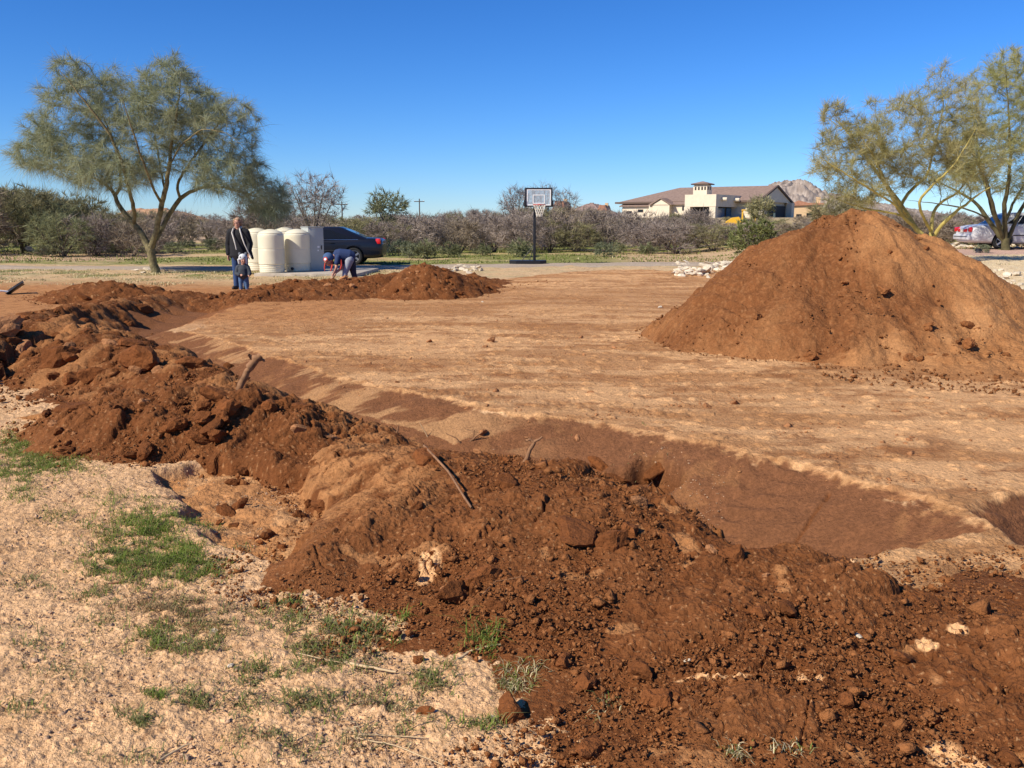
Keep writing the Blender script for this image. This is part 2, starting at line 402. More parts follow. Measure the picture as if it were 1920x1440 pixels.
def soil_mat(name, use_attr=True, col=(.16, .06, .027), var=.25, rnd=.0, grain=1.0):
    m = bpy.data.materials.new(name); m.use_nodes = True; nt = m.node_tree; b = nt.nodes['Principled BSDF']
    b.inputs['Roughness'].default_value = .97; b.inputs['Specular IOR Level'].default_value = .12
    geo = nt.nodes.new('ShaderNodeNewGeometry')
    def noise(sc, det=4, ro=.6):
        n = nt.nodes.new('ShaderNodeTexNoise'); n.inputs['Scale'].default_value = sc; n.inputs['Detail'].default_value = det
        n.inputs['Roughness'].default_value = ro
        nt.links.new(geo.outputs['Position'], n.inputs['Vector']); return n
    n1 = noise(45*grain, 5, .65); n2 = noise(9, 4)
    r1 = nt.nodes.new('ShaderNodeMapRange'); r1.inputs[1].default_value = .3; r1.inputs[2].default_value = .7
    r1.inputs[3].default_value = 1-var; r1.inputs[4].default_value = 1+var; nt.links.new(n1.outputs['Fac'], r1.inputs[0])
    r2 = nt.nodes.new('ShaderNodeMapRange'); r2.inputs[1].default_value = .3; r2.inputs[2].default_value = .7
    r2.inputs[3].default_value = 1-var*.5; r2.inputs[4].default_value = 1+var*.5; nt.links.new(n2.outputs['Fac'], r2.inputs[0])
    mu = nt.nodes.new('ShaderNodeMath'); mu.operation = 'MULTIPLY'; nt.links.new(r1.outputs[0], mu.inputs[0]); nt.links.new(r2.outputs[0], mu.inputs[1])
    fac = mu.outputs[0]
    if rnd:
        oi = nt.nodes.new('ShaderNodeObjectInfo'); r3 = nt.nodes.new('ShaderNodeMapRange'); r3.inputs[3].default_value = 1-rnd; r3.inputs[4].default_value = 1+rnd
        nt.links.new(oi.outputs['Random'], r3.inputs[0]); m2 = nt.nodes.new('ShaderNodeMath'); m2.operation = 'MULTIPLY'
        nt.links.new(fac, m2.inputs[0]); nt.links.new(r3.outputs[0], m2.inputs[1]); fac = m2.outputs[0]
    sc = nt.nodes.new('ShaderNodeVectorMath'); sc.operation = 'SCALE'; nt.links.new(fac, sc.inputs['Scale'])
    if use_attr:
        at_ = nt.nodes.new('ShaderNodeAttribute'); at_.attribute_name = 'Col'; nt.links.new(at_.outputs['Color'], sc.inputs[0])
    else: sc.inputs[0].default_value = col
    nt.links.new(sc.outputs[0], b.inputs['Base Color'])
    n3 = noise(130*grain, 3, .7); n4 = noise(32*grain, 4, .6)
    ad = nt.nodes.new('ShaderNodeMath'); ad.operation = 'MULTIPLY_ADD'; ad.inputs[1].default_value = 3.0
    nt.links.new(n4.outputs['Fac'], ad.inputs[0]); nt.links.new(n3.outputs['Fac'], ad.inputs[2])
    bp = nt.nodes.new('ShaderNodeBump'); bp.inputs['Distance'].default_value = .009; bp.inputs['Strength'].default_value = .9
    nt.links.new(ad.outputs[0], bp.inputs['Height']); nt.links.new(bp.outputs[0], b.inputs['Normal'])
    return m
def leaf_mat(name, c1, c2, rnd=.25, scale=2.0, transl=.25):
    """foliage / twigs: two colours mixed by position noise, light passes through a little"""
    m = bpy.data.materials.new(name); m.use_nodes = True; nt = m.node_tree; b = nt.nodes['Principled BSDF']
    b.inputs['Roughness'].default_value = .75; b.inputs['Specular IOR Level'].default_value = .2
    tc = nt.nodes.new('ShaderNodeNewGeometry'); n = nt.nodes.new('ShaderNodeTexNoise'); n.inputs['Scale'].default_value = scale; n.inputs['Detail'].default_value = 3
    nt.links.new(tc.outputs['Position'], n.inputs['Vector'])
    add = nt.nodes.new('ShaderNodeMath'); add.operation = 'MULTIPLY_ADD'; add.inputs[1].default_value = .6; add.inputs[2].default_value = -.3
    nt.links.new(tc.outputs['Random Per Island'], add.inputs[0])
    a2 = nt.nodes.new('ShaderNodeMath'); nt.links.new(add.outputs[0], a2.inputs[0]); nt.links.new(n.outputs['Fac'], a2.inputs[1])
    r = nt.nodes.new('ShaderNodeMapRange'); r.inputs[1].default_value = .25; r.inputs[2].default_value = .75; nt.links.new(a2.outputs[0], r.inputs[0])
    mx = nt.nodes.new('ShaderNodeMix'); mx.data_type = 'RGBA'; mx.inputs[6].default_value = (*c1, 1); mx.inputs[7].default_value = (*c2, 1)
    nt.links.new(r.outputs[0], mx.inputs[0])
    oi = nt.nodes.new('ShaderNodeObjectInfo'); r3 = nt.nodes.new('ShaderNodeMapRange'); r3.inputs[3].default_value = 1-rnd; r3.inputs[4].default_value = 1+rnd
    nt.links.new(oi.outputs['Random'], r3.inputs[0])
    sc = nt.nodes.new('ShaderNodeVectorMath'); sc.operation = 'SCALE'; nt.links.new(mx.outputs[2], sc.inputs[0]); nt.links.new(r3.outputs[0], sc.inputs['Scale'])
    nt.links.new(sc.outputs[0], b.inputs['Base Color'])
    if transl:
        t = nt.nodes.new('ShaderNodeBsdfTranslucent'); nt.links.new(sc.outputs[0], t.inputs['Color'])
        ms = nt.nodes.new('ShaderNodeMixShader'); ms.inputs[0].default_value = transl
        nt.links.new(b.outputs[0], ms.inputs[1]); nt.links.new(t.outputs[0], ms.inputs[2]); nt.links.new(ms.outputs[0], nt.nodes['Material Output'].inputs[0])
    return m

C_PAD = np.array([.58, .325, .148]); C_PAD2 = np.array([.38, .178, .068]); C_DARK = np.array([.165, .057, .0175]); C_DARK2 = np.array([.225, .088, .030])
C_MOIST = np.array([.185, .078, .034]); C_GRAV = np.array([.70, .425, .215]); C_GRAV2 = np.array([.52, .295, .135]); C_TAN = np.array([.54, .36, .19])
C_GREEN = np.array([.165, .19, .042]); C_CREAM = np.array([.68, .53, .32]); C_STRAW = np.array([.42, .34, .17])
M_SOIL = soil_mat('soil'); M_CLOD = soil_mat('clod_soil', False, tuple(C_DARK*1.05), rnd=.22)
M_CLODL = soil_mat('dry_clod_soil', False, (.36, .165, .07), rnd=.2); M_CLODM = soil_mat('mound_clod_soil', False, tuple(C_DARK2*1.05), rnd=.2)
M_ROCK = soil_mat('pale_rock', False, (.62, .52, .38), .15, rnd=.2, grain=.5)
M_PEB = soil_mat('pebble', False, (.52, .34, .21), .3)

# ------------------------------------------------------------------ the ground
def geom_rows(a, b, k): return np.geomspace(a, b, max(2, int(math.log(b/a)/k)))
def fan_mesh(R, A):
    AA, RR = np.meshgrid(A, R)
    X = (RR*np.sin(AA)).ravel(); Y = (RR*np.cos(AA)).ravel()
    nr, na = len(R), len(A)
    i = np.arange(nr-1)[:, None]*na; j = np.arange(na-1)[None, :]
    F = np.stack([i+j, i+j+1, i+na+j+1, i+na+j], -1).reshape(-1, 4)[:, ::-1]
    return X, Y, F
def ground_color(x, y, z, M):
    r = np.hypot(x, y); N = len(x)
    C = np.tile(C_GRAV, (N, 1)).astype(float)
    def mix(mask, col):
        nonlocal C
        mask = np.clip(mask, 0, 1)[:, None]; C = C*(1-mask)+np.asarray(col)*mask
    n1 = fbm(x*.7, y*.7, 4, 201); n2 = fbm(x*4, y*4, 4, 203); n3 = fbm(x*22, y*22, 3, 205)
    g2_ = fbm(x*55, y*55, 2, 206)
    spk = .25+.75*sstep(-.3, .35, fbm(x*1.7+4, y*1.7, 3, 210)); mix(sstep(-.1, .7, n1)*.5, C_GRAV2*1.1); mix(sstep(.1, .8, n2)*.5, C_GRAV2*.95); mix(sstep(.1, .7, n3)*.25, C_GRAV*1.15)
    mix(sstep(.1, .7, -n3)*.3, C_GRAV2*.9); g3_ = fbm(x*140, y*140, 2, 209); mix(spk*sstep(.3, .6, g2_)*.3, (.74, .54, .36)); mix(spk*sstep(.3, .6, -g2_)*.5, C_GRAV2*.6); mix(sstep(.2, .6, g3_)*.2, (.72, .5, .32)); mix(spk*sstep(.2, .6, -g3_)*.4, C_GRAV2*.6)
    # beyond the works: tan soil, straw, green ground cover
    far = sstep(17, 23, y)
    mix(far, C_TAN)
    mix(far*sstep(0, .6, fbm(x*.5, y*1.2, 4, 207))*.7, C_STRAW)
    mix(far*sstep(.1, .5, fbm(x*8, y*8, 2, 208))*.3, C_CREAM)
    band = sstep(33.5, 35, y+.8*n1)*sstep(120, 80, y)
    gr = sstep(-.75, -.15, fbm(x*.10+3, y*.28, 4, 211))
    mix(band*gr*.9, C_GREEN*(1)) ; mix(band*sstep(.1, .6, n2)*.35, C_STRAW)
    # open sandy track on the left, far dirt clearing
    px, py = proj(x, y, 0)
    lt = sstep(36, 38, y+1.5*n1)*sstep(50, 45, y+1.5*n1)*sstep(-14.5, -18, x)
    mix(lt*.9, (.50, .33, .2))
    cl = sstep(70, 74, y+4*n1)*sstep(96, 88, y+4*n1)*sstep(-45, -40, x)*sstep(-20, -26, x); mix(cl, (.5, .35, .22))
    rt = sstep(33, 34, y+1.2*n1)*sstep(47, 43, y-.3*x+1.2*n1)*sstep(3, 6, x); mix(rt*.85, (.52, .35, .2))
    # green fringe near the drive
    mix(sstep(25, 27, y)*sstep(30.5, 29.5, y)*sstep(.0, .5, fbm(x*.6, y*.6+9, 3, 213))*sstep(-3, -6, x)*.8, C_GREEN*.9)
    # planted bank on the right: pale gravel
    pb = sstep(5.5, 8.0, x-.1*y+.3*n1)*sstep(12, 14.5, y)*sstep(33.2, 32.6, y)
    mix(pb, C_CREAM*1.0); mix(pb*sstep(.1, .6, n2)*.5, C_TAN)
    # graded pad
    pad = M['pad'].astype(float); st = M['st']
    P = C_PAD[None, :]*np.ones((N, 1))
    k = np.clip(sstep(-.05, .65, st)*.75, 0, 1)[:, None]; P = P*(1-k)+C_PAD2*k
    k = sstep(.15, .75, M['rough']*1.0)[:, None]*.55*sstep(-.3, .3, n2)[:, None]; P = P*(1-k)+(C_DARK2*1.15)*k
    k = sstep(.0, .55, -st)[:, None]*.4; P = P*(1-k)+(C_PAD*1.22)*k
    k = (sstep(.05, .45, fbm(x*.45+30, y*.9, 4, 215))*.6)[:, None]; P = P*(1-k)+C_PAD2*.95*k
    k = (sstep(.25, .45, fbm(x*1.6, y*3.4, 4, 216, .6))*.5*sstep(-.3, .3, fbm(x*.3, y*.5, 2, 218)))[:, None]; P = P*(1-k)+C_DARK2*1.1*k
    k = (M['trk']*.42)[:, None]; P = P*(1-k)+C_PAD2*.9*k
    C = C*(1-pad[:, None])+P*pad[:, None]
    bz = inpoly(x+.2*n1, y+.2*n2, BERM); mix(bz, C_PAD*.95); mix(bz*sstep(-.4, .3, n2+n1)*.75, C_PAD2*.85)
    # reddish margin at the far end of the pad and round the piles
    mix(sstep(14, 19, y)*sstep(22, 20.5, y)*.45*pad, C_PAD2*.95)
    # left working area between heaps, bare orange
    wk = sstep(26, 21.5, y+.8*n1)*sstep(12.5, 15, y)*sstep(-2.2, -3.6, x); mix(wk, C_PAD2*1.2); mix(wk*sstep(.0, .5, n2)*.5, C_DARK2)
    mix(M['flat']*1.0, C_PAD2*1.18); mix(M['flat']*sstep(.0, .5, n2)*.6, C_PAD)
    # damp dug faces
    tr = M['tr']; nt_ = fbm(x*7, y*7, 4, 217); dust = sstep(.1, .35, fbm(x*1.4, y*1.4, 3, 219))
    fr = fbm(x*11+2, y*13, 4, 221, .6)
    edge = sstep(.03, .12, tr+.07*fr+.03*nt_)
    mix(edge, C_MOIST*(1+.0)); mix(edge*sstep(.1, .6, n2)*.25, C_MOIST*1.25); ds2 = sstep(-.05, .3, fbm(x*.9+2, y*3.2, 4, 222, .6)); mix(edge*ds2*sstep(.6, -.6, x)*.62*(M['m1'] > .04)*(M['m1'] < .8), C_PAD*.85); mix(edge*dust*sstep(.0, .35, nt_)*.3*(M['m1'] > 0.15), C_PAD2)
    mix(edge*sstep(.6, .75, tr)*.0, C_DARK)
    # pale lip where dry dust hangs over the edge
    lip = np.exp(-((tr-.015)/.03)**2)*pad*(tr > 0.0005); mix(lip*.5*sstep(-.2, .4, n2), C_PAD*1.2)
    mix((M['m2'] > .08)*.55*(M['m1'] < .1)*(M['m2'] < .97), C_DARK2*1.1)
    mix(M['hole'], C_DARK*.85); mix(M['grv']*.7, C_DARK)
    # far land
    mix(sstep(100, 140, r), (.30, .24, .15))
    f_ = 1+.10*fbm(x*30, y*30, 2, 223)*sstep(14, 6, r)
    return np.clip(C*f_[:, None], 0.01, .9)

dense = math.radians(34)
A = np.concatenate([np.linspace(-math.pi, -math.radians(60), 25)[:-1], np.linspace(-math.radians(60), -dense, 60)[:-1], np.arange(-dense, dense, .00165),
                    np.linspace(dense, math.radians(60), 60), np.linspace(math.radians(60), math.pi, 25)[1:]])
R = np.concatenate([geom_rows(.25, 2.0, .02), geom_rows(2.0, 14, .0021), geom_rows(14, 60, .0042), geom_rows(60, 9000, .05)])
R = np.unique(R)
X, Y, F = fan_mesh(R, A)
Z, M = par(ground_h, X, Y)
gcol = par(ground_color, X, Y, Z, M)
ground = mesh_np('ground', np.stack([X, Y, Z], 1), F, M_SOIL, smooth=True, col=gcol)
tag(ground, 'bare desert ground with graded pad, dug trench and gravel', kind='structure')
del X, Y, F, Z, M, gcol

# gravel drive strip in front of the brush, and the pinkish drive at the car
def drape(name, pts_l, pts_r, col, lift=.02, n=160, m=6, seed=0):
    L = np.array(pts_l, float); Rr = np.array(pts_r, float)
    def rs(P):
        d = np.concatenate([[0], np.cumsum(np.hypot(*np.diff(P, axis=0).T))]); t = np.linspace(0, d[-1], n)
        return np.stack([np.interp(t, d, P[:, 0]), np.interp(t, d, P[:, 1])], 1)
    a, b = rs(L), rs(Rr); k = np.linspace(0, 1, m)[None, :, None]
    P = a[:, None]*(1-k)+b[:, None]*k
    x, y = P[..., 0].ravel(), P[..., 1].ravel()
    y = y + .12*fbm(x*.9, y*.9, 3, seed)
    z = ground_h(x, y, True)[0]
    z = z*0 + ground_h(x, y, False) + lift+.012
    edge = np.tile(np.array([1]+[0]*(m-2)+[1]), n); z = z-edge*.06
    i = np.arange(n-1)[:, None]*m; j = np.arange(m-1)[None, :]
    F = np.stack([i+j, i+m+j, i+m+j+1, i+j+1], -1).reshape(-1, 4)
    c = np.array(col)[None, :]*(1+.12*fbm(x*.4, y*2, 3, seed+5))[:, None]
    o = mesh_np(name, np.stack([x, y, z], 1), F, M_SOIL, smooth=True, col=c)
    return o
road = drape('gravel_drive', [(-40, 30.0), (-12, 30.3), (0, 31.5), (9, 32.6)], [(-40, 31.6), (-12, 32.2), (0, 34.4), (9, 35.8)], (.42, .33, .24), .03, seed=301)
tag(road, 'grey gravel drive running in front of the brush', kind='structure')
road2 = drape('paved_drive', [(14.2, 30.4), (18, 31.6), (24, 32.6), (40, 33)], [(13.2, 37.0), (18, 38.2), (24, 39), (40, 40)], (.50, .33, .25), .03, seed=303)
tag(road2, 'pinkish drive under the silver car', kind='structure')

# ------------------------------------------------------------------ piles of spoil
def pile_patch(name, hf, r0, r1, a0, a1, k, label, style, seed, cat='dirt pile'):
    R = geom_rows(r0, r1, k); A = np.arange(math.radians(a0), math.radians(a1), k)
    X, Y, F = fan_mesh(R, A)
    P = par(hf, X, Y)
    keep = P > -.03
    kf = keep[F].any(axis=1); F2 = F[kf]
    used = np.zeros(len(X), bool); used[F2.ravel()] = True; idx = -np.ones(len(X), int); idx[used] = np.arange(used.sum())
    X = X[used]; Y = Y[used]; P = P[used]; keep = keep[used]
    Zw, C = par(lambda a, b, c: pile_shape(a, b, c, name, style, seed), X, Y, P)
    Vv = np.stack([X, Y, Zw], 1); Vv[:, 2] = np.where(keep, Vv[:, 2], Vv[:, 2]-.05)
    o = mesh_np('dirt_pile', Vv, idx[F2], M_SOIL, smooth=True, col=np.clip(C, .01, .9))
    tag(o, label, cat, 'banks of dug earth round the pad' if name != 'mound' else None)
    return o
def pile_shape(X, Y, P, name, style, seed):
    g = ground_h(X, Y, False)
    if name in ('near', 'heap'):
        g = g + .085*polymask(X+.07*fbm(X*3, Y*3, 3, 41), Y+.07*fbm(X*3+9, Y*3, 3, 43), FLAT, .05)*sstep(.0, .03, P)
    n1 = fbm(X*1.1, Y*1.1, 3, seed); n2 = fbm(X*5, Y*5, 4, seed+11); n3 = fbm(X*25, Y*25, 3, seed+21)
    wx = X+.03*n2; wy = Y+.03*fbm(X*5+40, Y*5, 3, seed+12)
    m = sstep(-.02, .10, P)
    if style == 'bank':
        n4 = fbm(X*48, Y*48, 3, seed+22, .65); n5 = fbm(X*110, Y*110, 2, seed+23)
        z = P + m*(.04*n1 + .015*n2 + .007*n3 + .0045*n4*(.4+.6*sstep(-.3, .4, n2)) + .0018*n5)
        zone = sstep(-.35, .25, fbm(X*.9+20, Y*.9, 2, seed+31))
        K = 1.1 if name == 'near' else 1.5
        L1, i1 = lumps(wx, wy, .36, seed+1, .40, 1, .6); L2, i2 = lumps(wx, wy, .15, seed+5, .42, 1, .6); L3, i3 = lumps(wx, wy, .066, seed+9, .5, 1, .4); L4, i4 = lumps(wx, wy, .030, seed+13, .6); L5, i5 = lumps(X, Y, .015, seed+17, .7)
        q = (.35+.65*zone)*m
        z = z + q*(K*np.maximum(L1*.34, L2*.5)+L3*.45*K+L4*.6+L5*.7)
        cr = np.abs(fbm(X*2.3+3, Y*2.3, 3, seed+41)); z = z - q*.025*sstep(.05, .0, cr)
        idm = i2
    elif style == 'smooth':      # trodden right hand part of the bank
        z = P + m*(.03*n1+.012*n2+.006*n3)
        L2, i2 = lumps(wx, wy, .16, seed+5, .25); L3, i3 = lumps(wx, wy, .06, seed+9, .45); L4, _ = lumps(wx, wy, .03, seed+13, .5)
        z = z + m*(L2*.4+L3*.35+L4*.45); idm = i2; zone = m
    else:                        # the big mound: mostly loose fine earth with crumbly zones
        U, V = X, Y
        zone = np.clip(1.2*sstep(.0, .3, fbm(X*.85+4, Y*.85+2, 4, seed+31)) + sstep(.55, .15, P)*.9, 0, 1)
        L1, i1 = lumps(wx, wy, .26, seed+1, .5); L2, i2 = lumps(wx, wy, .13, seed+5, .6); L3, i3 = lumps(wx, wy, .06, seed+9, .5)
        z = P + m*(.08*n1+.020*n2+.008*n3+.003*fbm(X*60, Y*60, 2, seed+24)) + m*zone*(np.maximum(L1*.3, L2*.5)+L3*.45) + m*L3*.18
        an = np.arctan2(Y-MND[0].y, X-MND[0].x); z = z + m*.05*fbm(an*5, P*.8, 3, seed+51)+m*.014*fbm(an*11+n1*2, P*3.1, 4, seed+52, .65)*sstep(1.6, .9, P)
        # track cleats pressed into the left flank
        tx, ty = CLX; cc = np.exp(-((X-tx)/.42)**2-((P-.42)/.34)**4)
        z = z + cc*.03*np.sin((P+.045*np.sin((X-tx)*9))*2*np.pi/.13)
        # a ledge where a slab slid away
        lx, ly = LDG; z = z - .025*sstep(.0, .06, 1.0-P)*np.exp(-((X-lx)/.45)**4)*(P > .55)*(Y < MND[0].y)*sstep(.35, .2, np.abs(P-.75))
        idm = i2
    # colour
    N = len(X); C = np.tile(C_DARK, (N, 1)).astype(float)
    def mix(mask, col):
        nonlocal C
        mask = np.clip(mask, 0, 1)[:, None]; C = C*(1-mask)+np.asarray(col)*mask
    mix(sstep(-.2, .6, n1)*.5, C_DARK2); mix(sstep(.0, .7, n2)*.45, C_DARK2*1.1); mix((idm > .75)*.35*m, C_DARK2*1.25); mix((idm < .2)*.35*m, C_DARK*.8)
    mix(sstep(.62, .75, fbm(X*60, Y*60, 2, seed+71))*.5, C_PAD); mix(sstep(.1, .6, n3)*.25, C_DARK2*1.15); mix(sstep(.1, .6, -n3)*.3, C_DARK*.75)
    if style == 'bank' and name == 'near':
        mix(sstep(.62, .72, fbm(X*3.2+9, Y*3.2, 3, seed+73))*.6, C_PAD2*1.2)
        px, py = proj(X, Y, 0.25)
        tn = sstep(880, 720, px+70*n1)*sstep(960, 880, py+40*n2)*sstep(-.5, .2, n2); mix(tn*.7, C_PAD2*1.15)
        for (u, v, a, b) in ((800, 1003, .05, .11), (1795, 1310, .07, .16), (1850, 1400, .13, .06), (1345, 1190, .12, .02), (1745, 1137, .035, .03), (1800, 1120, .04, .035), (1530, 1195, .05, .025)):
            cx, cy = at(u, v, .22); d = np.hypot((X-cx)/a, (Y-cy)/b)+.5*n2; mix(sstep(1.1, .8, d), C_PAD*1.25)
    if name == 'heap':
        mix(sstep(.15, .0, np.abs(P-.4))*.0, C_PAD)
        px, py = proj(X, Y, .3); mix(sstep(745, 705, py+25*n1)*.7, C_PAD2*1.15); mix(sstep(560, 620, px+30*n1)*sstep(-.3, .3, n2)*.45, C_PAD2*1.2)
    if name == 'back':
        mix(sstep(-.1, .45, n1+.4*n2)*.5, C_PAD2*1.05)
    if style == 'mound':
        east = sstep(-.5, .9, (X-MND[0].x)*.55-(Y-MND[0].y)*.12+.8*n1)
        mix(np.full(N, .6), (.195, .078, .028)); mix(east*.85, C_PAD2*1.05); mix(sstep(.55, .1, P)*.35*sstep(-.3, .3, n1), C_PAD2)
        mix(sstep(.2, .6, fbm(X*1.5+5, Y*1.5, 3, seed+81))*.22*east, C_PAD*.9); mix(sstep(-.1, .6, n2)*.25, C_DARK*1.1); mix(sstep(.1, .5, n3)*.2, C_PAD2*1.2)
    Zw = g+z
    return Zw, C
def near_h(x, y): return np.maximum(ridge_h(x, y, NEAR, 401, .10), ridge_h(x, y, SPUR, 402, .06))
def heap_h(x, y): return ridge_h(x, y, HEAP, 411, .14)
def back_h(x, y): return np.maximum(ridge_h(x, y, BACK, 421, .22), ridge_h(x, y, LINK, 425, .2))
def clump_h(x, y): return ridge_h(x, y, CLUMP, 431, .2)
def far_h(x, y): return ridge_h(x, y, FAR, 441, .2)
MR = [2.72, 2.45, 2.3, 1.9, 1.6]
CLX = (at_dist(1395, 600, 11.2).x, 0); LDG = (at_dist(1660, 540, 11.6).x, 0)
def mound_h(x, y):
    wx = x+.3*fbm(x*.5, y*.5, 3, 451); wy = y+.3*fbm(x*.5+8, y*.5, 3, 453)
    P = np.full(x.shape, -9.0)
    for p, h, w in zip(MND, MTOP, MR):
        q = np.hypot(wx-p.x, wy-p.y)/w
        f = h*(1-(np.sqrt(q*q+.16)-.4)/(math.sqrt(1.16)-.4))
        # smooth union
        k = 14.0; P = np.log(np.exp(np.clip(k*P, -60, 60))+np.exp(np.clip(k*f, -60, 60)))/k
    return P-.0
pile_patch('near', near_h, 1.6, 7.4, -28, 50, .0013, 'long rough bank of dark red-brown earth across the foreground, nearest of the banks', 'bank', 500)
pile_patch('heap', heap_h, 4.3, 9.2, -36, -4, .0013, 'dark brown crumbly heap of earth behind the green grass, ending at the orange scrape', 'bank', 530)
pile_patch('back', back_h, 6.0, 19.0, -38, -11, .0016, 'broad lighter rubble bank of earth between the dark heap and the furrowed corner', 'bank', 560)
pile_patch('clump', clump_h, 15.5, 22, -30, -20, .0014, 'small dark clump of dug earth in front of the palo verde tree', 'bank', 590)
pile_patch('far', far_h, 15.5, 25, -23.5, 1.5, .0012, 'long dark bank of earth with a peak, behind which the people stand', 'bank', 620)
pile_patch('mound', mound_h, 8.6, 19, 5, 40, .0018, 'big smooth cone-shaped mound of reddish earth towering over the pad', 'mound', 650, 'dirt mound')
PILES = [near_h, heap_h, back_h, clump_h, far_h, mound_h]
def top_z(x, y):
    xa = np.array([float(x)]); ya = np.array([float(y)])
    return float(ground_h(xa, ya, False)[0])+max(0.0, max(float(h(xa, ya)[0]) for h in PILES))
def hit_top(u, v, r0=2.0):
    d = ray(u, v); t = np.geomspace(r0, 60, 1500)
    X, Y, Z = d[0]*t, d[1]*t, CAM_H+d[2]*t
    g = ground_h(X, Y, False)
    p = np.maximum(0, np.max([h(X, Y) for h in PILES], axis=0))
    b = Z < g+p
    i = int(np.argmax(b)) if b.any() else len(t)-1
    return Vector((X[i], Y[i], Z[i]))

#@@PART2
# ------------------------------------------------------------------ loose clods, rocks, pebbles
def rock_mesh(seed, sub=2, ang=.5, flat=1.0, rough=.22):
    rnd = random.Random(seed); bm = bmesh.new(); bmesh.ops.create_icosphere(bm, subdivisions=sub, radius=1.0)
    cuts = [(Vector((rnd.gauss(0, 1), rnd.gauss(0, 1), rnd.gauss(0, 1))).normalized(), rnd.uniform(.5, .85)) for _ in range(7)]
    from mathutils import noise as mn
    off = Vector((seed*3.1, seed*1.7, seed*.9)); st = Vector((1, rnd.uniform(.65, 1), rnd.uniform(.55, .85)*flat))
    for v in bm.verts:
        p = v.co.copy()
        for n, d in cuts:
            k = p.dot(n)-d
            if k > 0: p -= n*k*ang*1.6
        p *= 1+rough*mn.noise(p*1.6+off)+rough*.6*mn.noise(p*4+off)
        v.co = Vector((p.x*st.x, p.y*st.y, p.z*st.z))
    me = bpy.data.meshes.new('clod'); 
    for f in bm.faces: f.smooth = ang < .4
    bm.to_mesh(me); bm.free(); return me
CLODS = [rock_mesh(i, 3, .6, 1, .26) for i in range(9)]
SLAB = [rock_mesh(20+i, 3, .8, .6, .18) for i in range(4)]
ROCKS = [rock_mesh(40+i, 2, .75, .8, .15) for i in range(8)]
for m in CLODS+SLAB: m.materials.append(M_CLOD)
for m in ROCKS: m.materials.append(M_ROCK)
rng = random.Random(7)
def put(mesh, name, p, s, label, cat, group=None, sink=.3, m=None, rz=None, tilt=.5):
    o = bpy.data.objects.new(name, mesh); COL.objects.link(o)
    if not isinstance(s, (tuple, list)): s = (s, s, s)
    o.location = (p[0], p[1], p[2]+s[2]*(.6-sink)); o.scale = s
    o.rotation_euler = (rng.uniform(-tilt, tilt), rng.uniform(-tilt, tilt), rng.uniform(0, 6.28) if rz is None else rz)
    if m: o.material_slots[0].link = 'OBJECT'; o.material_slots[0].material = m
    return tag(o, label, cat, group)
# big clods that can be told apart
BIG = [(560,970,.050,'blocky brown clod on the orange scrape, smaller of the two touching blocks'),(600,955,.075,'squarish dark brown block with a black shadow at the edge of the orange scrape'),
       (640,915,.055,'dark clod perched between the big square block and the rough bank'),(690,1010,.05,'brown clod at the foot of the rough bank beside the square block'),(505,1010,.045,'reddish clod lying in the scraped hollow near the gravel edge'),
       (530,1030,.035,'small round clod at the low corner of the orange scrape'),(140,770,.13,'large tilted block of earth on the left end of the dark heap'),(225,775,.10,'rough boulder-sized clod in the middle of the dark heap'),
       (270,850,.08,'dark overhanging clod at the foot of the heap above the grass'),(590,825,.16,'big pale orange block of earth between heap and near bank'),(725,905,.08,'angular clod on the crest where the long stick leans'),
       (700,880,.085,'lumpy brown clod beside the leaning stick'),(800,870,.09,'stony brown clod near the tip of the long stick'),(1075,1010,.13,'largest slab of earth set in the near bank with a deep shadow behind it'),
       (1180,1000,.06,'upright clod behind the largest slab of the near bank'),(1205,1270,.055,'round clod in the middle of the near bank slope'),(1340,1155,.05,'round clod casting a short shadow near the dug face'),(1480,1150,.05,'clod at the crest corner above the dug face'),
       (850,1120,.075,'smooth rounded clod at the foot of the near bank beside the gravel'),(905,1090,.07,'dark clod just above the smooth rounded clod'),(1060,1250,.05,'lumpy clod low on the near bank'),(1230,1320,.05,'clod above the front foot of the near bank'),
       (795,1340,.030,'lone dark clod lying on the pale gravel'),(785,1240,.028,'small clod among the grass tufts'),(720,1270,.0,''),(960,1345,.06,'crumbly clod at the front foot of the near bank'),(1110,1415,.05,'clod at the bottom corner of the near bank beside straw tufts'),
       (1100,1285,.05,'long clod half sunk in the near bank'),(920,1000,.05,'clod on the near bank below the pale patch'),(480,870,.08,'rough clod at the foot of the heap next to the orange block'),
       (160,560,.17,'chunky dark clod on the far corner of the rubble bank'),(40,660,.16,'big orange clod on the rubble bank at the frame edge'),(300,700,.09,'tan stone-like clod on the crest of the rubble bank'),
       (255,420+280,.07,'knobbly clod standing on the rubble bank'),(395,805,.10,'wedge-shaped clod leaning on the front of the dark heap'),(330,800,.07,'small dark clod left of the wedge-shaped clod'),(430,690,.07,'ragged clod on the lip of the dug trench')]
for i, (u, v, s, lab) in enumerate(BIG):
    if not s: continue
    p = hit_top(u, v); s *= 1.0
    put(CLODS[i % 9] if s < .1 else SLAB[i % 4], 'dirt_clod', p, (s*1.15, s*.95, s), lab, 'clod', 'clods of earth', .35, M_CLODL if 'orange' in lab and 'block of' in lab or 'tan' in lab or 'big orange' in lab else None)
